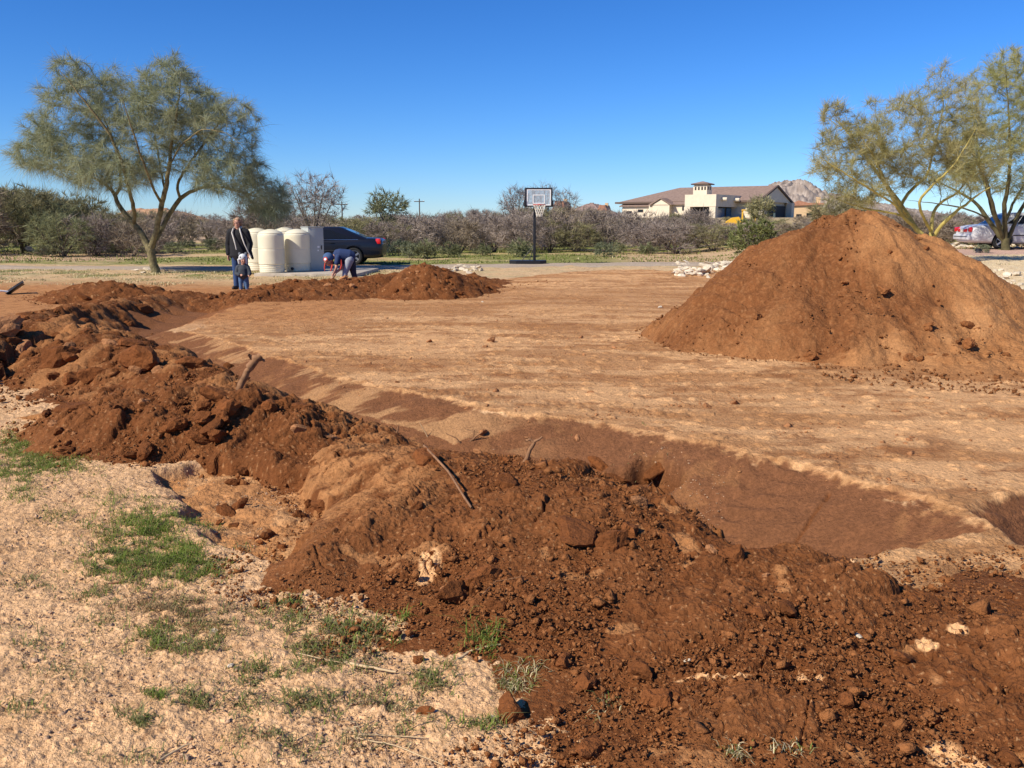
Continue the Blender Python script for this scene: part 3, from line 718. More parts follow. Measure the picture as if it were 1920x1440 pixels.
REG = [('near', 560, 1900, 840, 1435, 60, 'brown clod sunk in the foreground bank', 'clods on the foreground bank'),
       ('heap', 80, 600, 740, 860, 34, 'brown clod on the dark crumbly heap', 'clods on the dark heap'),
       ('back', 0, 430, 570, 720, 36, 'clod of earth on the broad rubble bank', 'clods on the rubble bank'),
       ('far', 380, 920, 500, 575, 40, 'dark clod on the far bank', 'clods on the far bank'),
       ('mound', 1230, 1900, 440, 700, 46, 'clod of earth rolled down the big mound', 'clods on the big mound'),
       ('scrape', 400, 700, 870, 1060, 22, 'small clod lying on the orange scraped earth', 'clods on the orange scrape'),
       ('pad', 700, 1900, 560, 860, 20, 'small loose clod on the graded pad', 'loose clods on the pad')]
for nm, u0, u1, v0, v1, n, lab, grp in REG:
    k = 0; t = 0
    while k < n and t < 600:
        t += 1; u = rng.uniform(u0, u1); v = rng.uniform(v0, v1)
        p = hit_top(u, v); r = math.hypot(p.x, p.y); lab_ = lab; a1 = (np.array([p.x]), np.array([p.y]))
        f = {'near': near_h, 'heap': heap_h, 'back': back_h, 'far': far_h, 'mound': mound_h}.get(nm)
        if f is not None and f(*a1)[0] < .04: continue
        if nm == 'scrape' and not inpoly(a1[0], a1[1], FLAT)[0]: continue
        if nm == 'pad' and (mound_h(*a1)[0] > 0 or near_h(*a1)[0] > 0): continue
        if nm == 'mound' and f(*a1)[0] > .45 and rng.random() < .85: continue
        s = r*rng.lognormvariate(-4.75, .45)
        if nm in ('pad',): s *= .45
        if nm in ('scrape', 'far'): s *= .75
        if nm == 'mound': s *= .5
        if nm == 'far': s = min(s, .10)
        big = s > r*.0095; t3 = int(3*(u-u0)/(u1-u0+1))
        lab_ = ('larger ' if big else 'small ')+lab.replace('small ', '')+', '+{'near': ('by the orange scrape', 'below the largest slab', 'near the bare pale patches'), 'heap': ('at its grassy end', 'in its middle', 'at the orange block'), 'back': ('by the scoop', 'in its middle', 'by the root stump'), 'far': ('by the woman', 'by the bending child', 'at the peak'), 'mound': ('on its darker moist flank', 'on its front', 'on its paler flank'), 'scrape': ('by the grass', 'in its middle', 'by the block'), 'pad': ('by the trench', 'in its middle', 'below the mound')}[nm][t3]
        put(CLODS[rng.randrange(9)], 'dirt_clod', p, (s, s*rng.uniform(.7, 1), s*rng.uniform(.6, .95)), lab_, 'clod', grp+f' {t3}'.replace(' 0', ', first third').replace(' 1', ', middle third').replace(' 2', ', last third'), .38, M_CLODL if nm == 'pad' else M_CLODM if nm == 'mound' else M_CLODL if rng.random() < .12 else None); k += 1
# crumbs: far too many to count
def crumbs(name, P, S, mat_, label, cat, kindseed, nproto=14):
    rs = np.random.RandomState(kindseed); pro = []
    for i in range(nproto):
        bm = bmesh.new(); bmesh.ops.create_cube(bm, size=1.5); bmesh.ops.triangulate(bm, faces=bm.faces)
        V = np.array([v.co[:] for v in bm.verts]); F = np.array([[v.index for v in f.verts] for f in bm.faces]); bm.free()
        V = V*(1+rs.uniform(-.5, .3, (len(V), 1)))+rs.uniform(-.3, .3, V.shape); rq_ = np.linalg.qr(rs.normal(size=(3, 3)))[0]; V = V@(rq_*np.sign(np.linalg.det(rq_))); V = V*np.array([1, rs.uniform(.6, 1), rs.uniform(.5, .9)]); pro.append((V, F))
    Vs = []; Fs = []; n = 0
    for k in range(nproto):
        sel = np.arange(k, len(P), nproto); V, F = pro[k]; m = len(sel)
        if not m: continue
        a = rs.uniform(0, 6.28, m); ca, sa = np.cos(a), np.sin(a); S_ = S[sel][:, None]
        x = V[None, :, 0]*ca[:, None]-V[None, :, 1]*sa[:, None]; y = V[None, :, 0]*sa[:, None]+V[None, :, 1]*ca[:, None]; z = np.broadcast_to(V[None, :, 2], x.shape)
        W = np.stack([x*S_, y*S_, z*S_], -1)+P[sel][:, None, :]
        Vs.append(W.reshape(-1, 3)); Fs.append((F[None]+(np.arange(m)*len(V))[:, None, None]).reshape(-1, 3)+n); n += m*len(V)
    o = mesh_np(name, np.concatenate(Vs), np.concatenate(Fs), mat_)
    return tag(o, label, cat, kind='stuff')
rs = np.random.RandomState(3)
def sample(n, r0, r1, a0, a1, test):
    r = np.sqrt(rs.uniform(r0*r0, r1*r1, n)) if r1/r0 < 2.5 else np.exp(rs.uniform(math.log(r0), math.log(r1), n)); a = np.radians(rs.uniform(a0, a1, n))
    x, y = r*np.sin(a), r*np.cos(a); g = ground_h(x, y, False); p = np.max([h(x, y) for h in PILES], axis=0)
    k = test(x, y, p); x, y, g, p = x[k], y[k], g[k], p[k]
    return np.stack([x, y, g+np.maximum(p, 0)], 1)
P = sample(100000, 2.0, 9, -34, 36, lambda x, y, p: (p > -.06) & (fbm(x*1.3, y*1.3, 3, 711) > -.25))
S = .0017*np.exp(rs.normal(0, .75, len(P)))*(1+.14*np.hypot(P[:, 0], P[:, 1])); P[:, 2] += .012+rs.uniform(-.01, .012, len(P))
crumbs('crumbled_earth', P, S, M_CLODM, 'loose brown crumbs of earth scattered over the banks', 'crumbs', 5)
P = sample(26000, 9, 24, -34, 36, lambda x, y, p: (p > -.12) & ((p < .35) | (fbm(x*.8, y*.8, 3, 712) > .15)))
S = np.minimum(.007*np.exp(rs.normal(0, .6, len(P))), .03); P[:, 2] += .012
crumbs('crumbled_earth', P, S, M_CLODM, 'loose crumbs of earth round the far bank and the big mound', 'crumbs', 6)
P = sample(50000, 1.7, 7, -34, 14, lambda x, y, p: (p < -.02) & ~inpoly(x, y, PADP))
S = .0024*np.exp(rs.normal(0, .55, len(P)))
crumbs('pebbles', P, S, M_PEB, 'small tan pebbles strewn over the gravelly ground at the front', 'pebbles', 8)
P = sample(9000, 5, 15, -14, 30, lambda x, y, p: (p < -.05) & inpoly(x, y, PADP) & (fbm(x*.9, y*1.8, 3, 713) > .1))
S = .005*np.exp(rs.normal(0, .6, len(P)))
crumbs('pad_crumbs', P, S, M_CLODL, 'tiny dry crumbs lying on the graded pad', 'crumbs', 9)
# pale rocks
def rocks(reg, n, s0, lab, grp, mul=1.0):
    k = 0; t = 0
    while k < n and t < 4000:
        t += 1; (u, v) = reg(); p = hit(u, v)
        if mound_h(np.array([p.x]), np.array([p.y]))[0] > 0: continue
        s = s0*rng.lognormvariate(0, .35)
        put(ROCKS[rng.randrange(8)], 'pale_rock', p, (s, s*rng.uniform(.6, 1), s*rng.uniform(.5, .8)), lab, 'rock', grp, .3); k += 1
rocks(lambda: (rng.uniform(1262, 1400), rng.triangular(490, 524, 508)), 110, .14, 'pale cream rock in the rubble strip beside the foot of the big mound', 'cream rocks beside the mound')
rocks(lambda: (rng.uniform(825, 905), rng.triangular(497, 515, 506)), 45, .11, 'pale rock in the rubble behind the peak of the far bank', 'pale rocks behind the far bank')
rocks(lambda: (rng.triangular(1790, 1925, 1900), rng.uniform(505, 590)), 130, .075, 'cream cobble on the planted bank behind the mound', 'cream cobbles on the planted bank')
rocks(lambda: (rng.uniform(1745, 1925), rng.uniform(460, 466)), 40, .14, 'cream rock edging the drive behind the silver car', 'cream rocks edging the drive')
for u, v, s, lab in ((252,508,.16,'flat pale rock left of the palo verde trunk'),(268,512,.13,'cream rock against the palo verde trunk'),(312,508,.15,'round pale stone right of the palo verde trunk'),(330,509,.08,'small white stone farther right of the palo verde trunk'),
                     (278,506,.2,'wide tan rock at the foot of the palo verde')):
    put(ROCKS[rng.randrange(8)], 'pale_rock', hit(u, v), (s, s*.7, s*.5), lab, 'rock', 'rocks round the tree foot', .3)
for u, v, lab in ((58,466,'white rock at the brush edge far on the sandy clearing'),(85,466,'second white rock at the brush edge beside a low bush')):
    put(ROCKS[2], 'pale_rock', hit(u, v+6), .35, lab, 'rock', 'rocks at the brush edge')
for i, (u, v, s, lab) in enumerate(((400,1185,.020,'round cream stone on the dry grass patch'),(343,1208,.018,'cream stone just below the round one on the dry grass'),(403,1230,.018,'pale stone half in the gravel below the dry patch'),(433,1250,.02,'pinkish stone with a dark side in the gravel'),
     (495,1062,.022,'white stone at the edge of the scrape'),(542,1157,.018,'tan stone lit on top beside the green weeds'),(820,1340,.02,'bluish grey stone on gravel near the lone dark clod'),(300,1210+60,.012,'tiny grey stone in sparse weeds'),(925,1345,.016,'white chip of stone at the foot of the near bank'),
     (1290,1240,.02,'pale pebble on the near bank'),(800,620+380,.03,'cream lump of caliche in the near bank'),(1610,1195,.022,'round cream pebble in the brown earth'),(905,567,.05,'pale stone lying on the back of the pad'),(1237,577,.06,'flat white stone near the mound'))):
    put(ROCKS[i % 8], 'stone', hit_top(u, v), (s, s*.8, s*.6), lab, 'stone', 'single stones', .25)

# ------------------------------------------------------------------ roots, sticks, stump
M_WOOD = mat('weathered_wood', (.24, .12, .055), .9, noise=.35, nscale=20, bump=.004, bscale=40)
M_WOOD2 = mat('pale_stick', (.50, .36, .2), .9, noise=.25, nscale=20)
M_WOOD3 = mat('grey_bark_log', (.17, .12, .08), .9, noise=.5, nscale=14, bump=.012, bscale=25)
def stick(pts, r0, r1, label, m=M_WOOD, name='stick', cat='stick', n=7, group=None, extra=()):
    b = MB(); pts = [Vector(p) for p in pts]
    def dens(pts):
        out = []
        for i in range(len(pts)-1):
            for k in range(4): out.append(pts[i].lerp(pts[i+1], k/4))
        out.append(pts[-1]); 
        return [p+Vector([rng.uniform(-1, 1)*r0*.25 for _ in range(3)]) for p in out]
    P = dens(pts); b.tube([tuple(p) for p in P], np.linspace(r0, r1, len(P)), n)
    for e, a, c in extra:
        Q = dens([Vector(p) for p in e]); b.tube([tuple(p) for p in Q], np.linspace(a, c, len(Q)), n)
    o = b.build(name, m); return tag(o, label, cat, group)
def up(p, du=0, dv=0, toward=0):
    """offset from p in metres: along the picture's right, up, and towards the camera"""
    return Vector((p.x+du, p.y-toward, p.z+dv))
p = hit_top(455, 738); p.z += .07; D = p.length
st_ = stick([up(p, -.03, -.06), up(p, .02, .06), up(p, .09, .17)], .028, .024, 'thick broken root stump leaning out of the bank with a knobbly grey top', M_WOOD, 'root_stump', 'stump', 10,
      extra=[([up(p, .07, .14), up(p, .12, .215), up(p, .15, .23)], .034, .026), ([up(p, .10, .2), up(p, .07, .235)], .018, .012), ([up(p, .12, .2), up(p, .19, .19)], .016, .008)])
p = hit_top(985, 872); p.z += .05
stick([up(p, -.01, -.05), up(p, .03, .05), up(p, .055, .095)], .014, .011, 'forked root standing upright on the near bank', M_WOOD, 'forked_root', 'stick', extra=[([up(p, .05, .09), up(p, .10, .125)], .010, .006), ([up(p, .055, .092), up(p, .02, .11), up(p, .005, .105)], .009, .005)])
a = hit_top(805, 862); b_ = hit_top(884, 965); a.z += .05; b_.z += .045
stick([a+Vector((-.03, 0, .04)), a.lerp(b_, .5)+Vector((0, 0, .03)), b_+Vector((0, 0, -.01))], .0075, .006, 'long straight reddish stick lying down the face of the near bank', M_WOOD)
p = hit_top(860, 835)
stick([up(p, .06, -.03), up(p, -.02, .06), up(p, -.10, .10)], .008, .003, 'thin crooked twig sticking up over the dug trench', M_WOOD, 'twig', 'twig', 5)
stick([up(p, .07, -.03), up(p, .10, .04), up(p, .19, .11)], .014, .006, 'bent dark root reaching out over the trench', M_WOOD, 'root', 'root', 6, extra=[([up(p, .12, .06), up(p, .13, .13)], .006, .003)])
p = hit_top(740, 822); stick([up(p, 0, -.02), up(p, .02, .05), up(p, .03, .09)], .010, .005, 'short curved root stub on the crest left of the trench', M_WOOD, 'root', 'root', 6)
p = hit_top(800, 820); stick([up(p, .02, -.02), up(p, -.03, .08), up(p, -.06, .13)], .005, .002, 'very thin pale twig beside the crooked one', M_WOOD2, 'twig', 'twig', 5)
for (pa, lab, m, r) in ((((200,1100),(245,1093),(275,1088)), 'grey dead stick below the green grass patch', M_WOOD, .006), (((850,1248),(885,1225),(938,1213)), 'tan stick in the tall weeds at the foot of the bank', M_WOOD2, .006),
                    (((645,1247),(700,1258),(742,1266)), 'thick cream stick lying on the gravel among the weeds', M_WOOD2, .007), (((560,1230),(600,1240),(660,1252)), 'thin straw stalk leading to the cream stick', M_WOOD2, .0025),
                    (((668,1390),(740,1404),(830,1440)), 'straw stalk at the bottom of the gravel', M_WOOD2, .003), (((672,1383),(720,1385),(800,1390)), 'dry twig crossing the straw stalk', M_WOOD2, .003), (((300,1432),(345,1405),(360,1400)), 'pale twig near the lower frame edge', M_WOOD2, .004),
                    (((905,1120),(930,1095),(985,1085)), 'thin root fibre across the near bank', M_WOOD, .003), (((700,990),(740,965),(745,945)), 'small root fibre by the leaning stick', M_WOOD, .003), (((1180,950),(1225,905),(1250,885)), 'long thin root strand near the pit', M_WOOD, .0035),
                    (((1655,1100),(1680,1112),(1705,1126)), 'reddish twig on the corner bank', M_WOOD, .004)):
    P = [hit_top(u, v)+Vector((0, 0, .012)) for u, v in pa]; stick(P, r, r*.6, lab, m, 'twig' if r < .005 else 'stick', 'twig' if r < .005 else 'stick', 5)
# broken slabs lifted round the pit
for i, (u, v, s, e, lab) in enumerate(((1135,868,(.16,.07,.15),(.3,.5,-.6),'dark tilted slab of earth on the left rim of the pit'),(1236,862,(.16,.08,.17),(.3,-.3,.8),'dark overhanging slab on the far rim of the pit'),(1160,884,(.12,.08,.08),(.2,.2,.3),'flat slab inside the pit'),
                        (1215,888,(.07,.05,.06),(.6,.1,1.2),'small upright slab inside the pit'),(1120,868,(.07,.06,.05),(.1,.5,.4),'clod on the near lip of the pit'),(1190,915,(.06,.05,.04),(.1,.2,.4),'crumbled clod below the pit'))):
    o = put(SLAB[i % 4], 'earth_slab', hit(u, v+8), s, lab, 'clod', 'slabs round the pit', .75); o.rotation_euler = e

# ------------------------------------------------------------------ grass, weeds
def blades(name, C, L, Wd, lean, mats, mi, label, cat, seed):
    """C: base points; three-point bent strips"""
    r = np.random.RandomState(seed); n = len(C); a = r.uniform(0, 2*np.pi, n); d = np.stack([np.cos(a), np.sin(a), np.zeros(n)], 1)
    s = np.stack([-np.sin(a), np.cos(a), np.zeros(n)], 1)*Wd[:, None]*.5
    ln = lean*r.uniform(.3, 1.3, n)
    m = C+d*(L*ln*.35)[:, None]; m[:, 2] += L*.55; t = C+d*(L*ln)[:, None]; t[:, 2] += L*(1-.5*np.clip(ln, 0, 1))*.9
    V = np.stack([C-s, C+s, m+s*.8, m-s*.8, t], 1).reshape(-1, 3); b = np.arange(n)*5
    Q = np.stack([b, b+1, b+2, b+3], 1); T = np.stack([b+3, b+2, b+4], 1)
    o = mesh_np(name, V, [Q, T], mats, np.concatenate([mi, mi])); return tag(o, label, cat, kind='stuff')
M_GR = leaf_mat('fresh_grass', (.13, .19, .025), (.24, .28, .06), 0, 6, .3); M_GR2 = leaf_mat('olive_weed', (.14, .15, .045), (.26, .24, .10), 0, 6, .2)
M_GR3 = leaf_mat('dry_reddish_grass', (.22, .12, .06), (.38, .25, .12), 0, 6, .2); M_ST = leaf_mat('straw', (.5, .4, .2), (.65, .55, .32), 0, 6, .2)
PATCH = [ # u, v, ru, rv, n, length, mix(fresh, olive, dry, straw)
 (40,835,80,30,5200,.035,(.8,.2,0,0)),(90,870,80,22,4000,.035,(.8,.2,0,0)),(20,890,60,20,1500,.03,(.7,.3,0,0)),(50,920,45,18,500,.03,(.6,.4,0,0)),(225,935,60,10,450,.03,(.5,.5,0,0)),(110,970,40,18,400,.03,(.4,.6,0,0)),(40,940,50,12,260,.03,(.5,.5,0,0)),
 (270,990,85,40,4200,.038,(.85,.15,0,0)),(230,1050,75,40,3600,.035,(.7,.2,.1,0)),(330,1050,60,40,2600,.045,(.9,.1,0,0)),(300,1075,110,25,1600,.03,(.5,.3,.2,0)),(360,970,50,20,900,.035,(.6,.3,.1,0)),
 (60,1092,45,16,420,.028,(.1,.8,.1,0)),(180,1118,60,20,500,.03,(.2,.5,.3,0)),(330,1140,105,35,2300,.034,(.05,.25,.7,0)),(300,1200,55,30,1300,.034,(.5,.4,.1,0)),(400,1175,60,30,900,.03,(.2,.4,.4,0)),(380,1215,50,20,500,.03,(.2,.6,.2,0)),
 (530,1155,60,22,900,.03,(.3,.5,.2,0)),(535,1128,35,14,350,.03,(.7,.3,0,0)),(650,1190,90,40,2200,.036,(.45,.4,.15,0)),(690,1180,30,16,260,.035,(.8,.2,0,0)),(620,1235,80,28,1100,.035,(.3,.5,.2,0)),(490,1260,70,22,700,.03,(.3,.6,.1,0)),(290,1300,22,18,300,.035,(.6,.4,0,0)),
 (370,1310,60,22,500,.03,(.2,.7,.1,0)),(260,1350,55,24,420,.03,(.1,.8,.1,0)),(590,1320,60,25,550,.03,(.2,.7,.1,0)),(720,1310,60,30,650,.03,(.1,.6,.3,0)),(900,1215,26,26,420,.045,(.9,.1,0,0)),(755,1165,14,8,90,.04,(.9,.1,0,0)),
 (820,1275,45,30,600,.035,(.3,.5,.2,0)),(985,1275,45,26,300,.04,(.2,.3,.1,.4)),(950,1290,40,20,200,.04,(.1,.4,.2,.3)),(1135,1340,30,26,120,.032,(.1,.3,.2,.4)),(900,1365,40,20,260,.035,(.4,.5,.1,0)),(1385,1432,32,14,160,.03,(.3,.2,0,.5)),(1470,1436,28,10,60,.03,(.3,.2,0,.5)),
 (60,1200,60,25,260,.028,(.1,.8,.1,0)),(120,1260,60,30,240,.028,(.1,.7,.2,0)),(30,1330,50,20,160,.03,(.1,.8,.1,0)),(190,1170,50,22,240,.028,(.1,.7,.2,0)),(470,1380,70,25,260,.03,(.1,.7,.2,0)),(400,1060,40,14,420,.04,(.8,.2,0,0)),(440,1000,45,20,200,.03,(.2,.5,.3,0)),
 (760,1360,80,40,300,.03,(.1,.6,.2,.1)),(560,1400,110,30,350,.03,(.1,.7,.2,0)),(480,1320,90,30,400,.03,(.2,.6,.2,0)),(680,1390,50,18,120,.04,(0,.3,.3,.4)),(240,1420,120,14,140,.03,(.1,.8,.1,0))]
C = []; L = []; W = []; MI = []
r_ = np.random.RandomState(12)
for (u, v, ru, rv, n, ln, mx_) in PATCH:
    q = r_.normal(0, .62, (n, 2)); 
    d = np.stack([(u+q[:, 0]*ru-960)/FPX, CP+(720-(v+q[:, 1]*rv))/FPX*SP, -SP+(720-(v+q[:, 1]*rv))/FPX*CP], 1); t = -CAM_H/d[:, 2]
    x, y = d[:, 0]*t, d[:, 1]*t; x = x+.03*fbm(x*6, y*6, 2, 740); 
    ok = fbm(x*11, y*11, 4, 741, .65) > -.18+.55*(np.hypot(q[:, 0], q[:, 1])-.6); x, y = x[ok], y[ok]
    C.append(np.stack([x, y], 1)); L.append(ln*r_.lognormal(0, .4, len(x))*.85); W.append(np.full(len(x), .0036)); MI.append(r_.choice(4, len(x), p=np.array(mx_)/sum(mx_)))
# sparse weeds all over the gravel
x = r_.uniform(-3.4, 1.2, 9000); y = r_.uniform(1.9, 7.0, 9000); cl = fbm(x*2.6, y*2.6, 3, 745)+.5*fbm(x*9, y*9, 2, 746) > .42; ok = cl & ~inpoly(x, y, FLAT) & (near_h(x, y) < -.05) & (heap_h(x, y) < -.05)
x, y = x[ok], y[ok]; C.append(np.stack([x, y], 1)); L.append(.024*r_.lognormal(0, .4, len(x))); W.append(np.full(len(x), .004)); MI.append(r_.choice(4, len(x), p=(.12, .6, .2, .08)))
XY = np.concatenate(C); L = np.concatenate(L); W = np.concatenate(W); MI = np.concatenate(MI)
zf = par(lambda a, b: ground_h(a, b)[0], XY[:, 0], XY[:, 1]); zp = zf+np.maximum(0, near_h(XY[:, 0], XY[:, 1]))
blades('short_grass', np.stack([XY[:, 0], XY[:, 1], zp-.004], 1), L, W, 1.15, (M_GR, M_GR2, M_GR3, M_ST), MI, 'short green and dry grass patches on the gravelly ground at the front', 'grass', 21)
# far ground cover
x = r_.uniform(-45, 26, 90000); y = r_.uniform(35, 62, 90000); g = fbm(x*.10+3, y*.28, 4, 211); ok = (g > -.35) & (np.abs(np.degrees(np.arctan2(x, y))) < 33) & (fbm(x*.6, y*.9, 3, 748) > -.1)
x, y = x[ok][:45000], y[ok][:45000]; z = ground_h(x, y, False)
blades('ground_cover', np.stack([x, y, z-.01], 1), .07*r_.lognormal(0, .4, len(x)), np.full(len(x), .04), .8, (M_GR2, M_GR, M_ST), r_.choice(3, len(x), p=(.55, .41, .04)), 'low green weeds covering the ground before the brush', 'weeds', 22)
x = r_.uniform(-18, -2, 26000); y = r_.uniform(22, 30.2, 26000); ok = fbm(x*.6, y*.6+9, 3, 213)+.25*(y-26)/4 > -.1; x, y = x[ok], y[ok]; z = ground_h(x, y, False)
blades('dry_grass', np.stack([x, y, z-.01], 1), .045*r_.lognormal(0, .4, len(x)), np.full(len(x), .018), .8, (M_ST, M_GR2), r_.choice(2, len(x), p=(.7, .3)), 'dry straw and sparse green grass round the tree', 'grass', 23)
x = r_.uniform(5, 20, 16000); y = r_.uniform(14, 33, 16000); ok = (x-.1*y > 6.5) & (fbm(x*.8, y*.8, 3, 749) > .0); x, y = x[ok], y[ok]; z = ground_h(x, y, False)
blades('dry_grass', np.stack([x, y, z-.01], 1), .04*r_.lognormal(0, .4, len(x)), np.full(len(x), .014), .8, (M_ST, M_GR2), r_.choice(2, len(x), p=(.85, .15)), 'sparse straw on the pale planted bank', 'grass', 24)

# ------------------------------------------------------------------ trees and shrubs
def unit(v): 
    n = np.linalg.norm(v); return v/n if n > 1e-9 else v
def bez(a, b, c, n):
    t = np.linspace(0, 1, n)[:, None]; return (1-t)**2*a+2*t*(1-t)*b+t*t*c
def resample(P, R, step):
    P = np.asarray(P, float); d = np.concatenate([[0], np.cumsum(np.linalg.norm(np.diff(P, axis=0), axis=1))]); n = max(3, int(d[-1]/step)+1); t = np.linspace(0, d[-1], n)
    # smooth interpolation (Catmull-like through cubic hermite by finite differences)
    Q = np.stack([np.interp(t, d, P[:, k]) for k in range(3)], 1)
    for _ in range(2): Q[1:-1] = .25*Q[:-2]+.5*Q[1:-1]+.25*Q[2:]
    return Q, np.interp(t, d, R)
def grow(seed, limbs, ells, n1, n2, ntw, tw_len, tw_w, droop, up_, first=0.4, r_b=.012, step=.16, rand=.55, out=.35, sub=4, clump=0.0):
    """limbs: [(points, radii)]; ells: [(centre, radii, weight)] -> (woody MB, branch MB, twig arrays)"""
    rs = np.random.RandomState(seed); wood = MB(); br = MB(); nodes = []; tang = []; rad = []; depth = []
    for P, Rr in limbs:
        Q, q = resample(P, Rr, step); Q[1:-1] += rs.normal(0, .008, Q[1:-1].shape)*min(1, q[0]*20); wood.tube(Q, q, 8)
        T = np.gradient(Q, axis=0); L = len(Q)
        for i in range(L):
            if q[i] < .9*Rr[0] or i > first*L: nodes.append(Q[i]); tang.append(unit(T[i])); rad.append(q[i])
    w = np.array([e[2] for e in ells], float); w /= w.sum()
    def target(shell):
        e = ells[rs.choice(len(ells), p=w)]; v = unit(rs.normal(size=3)); return np.array(e[0])+v*np.array(e[1])*rs.uniform(*shell)**.5
    ctr = np.mean([e[0] for e in ells], axis=0)
    paths = []
    def attach(t, lv, maxlen):
        N = np.array(nodes); D = np.linalg.norm(N-t, axis=1)+.8*np.clip(N[:, 2]-t[2], 0, None)
        i = int(np.argmin(D+rs.uniform(0, .25, len(D)))); a = N[i]; v = t-a; l = np.linalg.norm(v)
        if l < .12: return
        if l > maxlen: t = a+v/l*maxlen; l = maxlen
        mid = a+(tang[i]*.55+unit(t-a)*.45)*l*.5+np.array([0, 0, up_*l*.12]); n = max(4, int(l/.14))
        Q = bez(a, mid, t, n); Q[1:] += rs.normal(0, .018*l**.5, Q[1:].shape)
        r0 = min(rad[i]*.6, r_b*(.5+l)); q = np.linspace(r0, r0*.3, n); (wood if r0 > .018 else br).tube(Q, q, 5 if r0 > .01 else 3)
        T = np.gradient(Q, axis=0)
        for k in range(1, n): nodes.append(Q[k]); tang.append(unit(T[k])); rad.append(q[k])
        paths.append((Q, lv))
    tg = sorted([target((.15, .9)) for _ in range(n1)], key=lambda t: min(np.linalg.norm(np.array(nodes[::3])-t, axis=1)))
    for t in tg: attach(t, 1, 2.2)
    for _ in range(n2): attach(target((.25, 1.0)), 2, 1.1)
    # twigs
    segs = [(Q[k], Q[k+1]-Q[k]) for Q, lv in paths for k in range(len(Q)//3, len(Q)-1)]
    A = np.array([s[0] for s in segs]); Dv = np.array([s[1] for s in segs]); Dl = np.linalg.norm(Dv, axis=1)
    cw = Dl*(np.exp(clump*fbm(A[:, 0]*1.1+seed, A[:, 2]*1.1, 2, seed)) if clump else 1); idx = rs.choice(len(A), ntw, p=cw/cw.sum())
    B = A[idx]+Dv[idx]*rs.uniform(0, 1, (ntw, 1)); d = Dv[idx]/Dl[idx][:, None]
    o = B-ctr; o /= np.linalg.norm(o, axis=1)[:, None]+1e-6
    d = d*.6+o*out+rs.normal(0, rand, (ntw, 3)); d[:, 2] += up_*.3; d /= np.linalg.norm(d, axis=1)[:, None]
    Lt = tw_len*rs.lognormal(0, .35, ntw); s = np.cross(d, rs.normal(size=(ntw, 3))); s /= np.linalg.norm(s, axis=1)[:, None]+1e-6; s *= tw_w*.5*rs.uniform(.7, 1.3, (ntw, 1))
    dr = np.zeros((ntw, 3)); dr[:, 2] = -droop*rs.uniform(.3, 1.2, ntw)
    M1 = B+(d+dr*.3)*(Lt*.5)[:, None]; T_ = B+(d+dr)*Lt[:, None]
    V = np.stack([B-s, B+s, M1+s*.8, M1-s*.8, T_], 1).reshape(-1, 3); b = np.arange(ntw)*5
    return wood, br, (V, np.stack([b, b+1, b+2, b+3], 1), np.stack([b+3, b+2, b+4], 1))
def merge_tw(br, tw):
    """branches (material 0) and twigs (material 1) as one crown mesh"""
    V, Q, T = tw
    if br.V: BV = np.concatenate(br.V); BF = np.concatenate(br.F)
    else: BV = np.zeros((0, 3)); BF = np.zeros((0, 4), int)
    n = len(BV); F = [np.concatenate([BF, Q+n]).astype(int), T+n]
    mi = np.concatenate([np.zeros(len(BF)), np.ones(len(Q)), np.ones(len(T))]); return np.concatenate([BV, V]), F, mi
def tree(name, base, seed, limbs, ells, label, mats, group='trees standing round the works', parts=('trunk', 'crown'), cat='tree', **k):
    wood, br, tw = grow(seed, limbs, ells, **k); e = empty(name, base, 0, label, cat, group)
    wood.build(parts[0], mats[0], e); V, F, mi = merge_tw(br, tw); c = mesh_np(parts[1], V, F, [mats[1], mats[2]], mi, parent=e); return e
M_PVB = mat('palo_verde_bark', (.17, .14, .065), .85, noise=.6, nscale=7, bump=.02, bscale=22)
M_PVR = mat('palo_verde_branch', (.13, .12, .055), .85, noise=.3, nscale=4)
M_PVT = leaf_mat('palo_verde_twigs', (.24, .275, .155), (.42, .43, .27), .05, 1.0, .35)
M_YB = mat('yellow_bark', (.36, .29, .08), .8, noise=.35, nscale=4, bump=.008, bscale=25)
M_DB = mat('dark_olive_bark', (.10, .085, .035), .85, noise=.4, nscale=4, bump=.01, bscale=25)
M_RT = leaf_mat('desert_tree_twigs', (.30, .31, .10), (.50, .46, .20), .05, 1.0, .35)
M_RT2 = leaf_mat('brownish_twigs', (.31, .30, .11), (.50, .44, .22), .05, 1.0, .35)
def pxl(base, pts, D):
    """limb points given as (u, v, depth offset) around a tree standing at horizontal depth D -> local coordinates"""
    out = []
    for (u, v, dz) in pts:
        d = ray(u, v); t = (D+dz)/d[1]; out.append((d[0]*t-base.x, d[1]*t-base.y, CAM_H+d[2]*t-base.z))
    return out
B1 = hit(291, 511); D1 = B1.y; s1 = D1/FPX
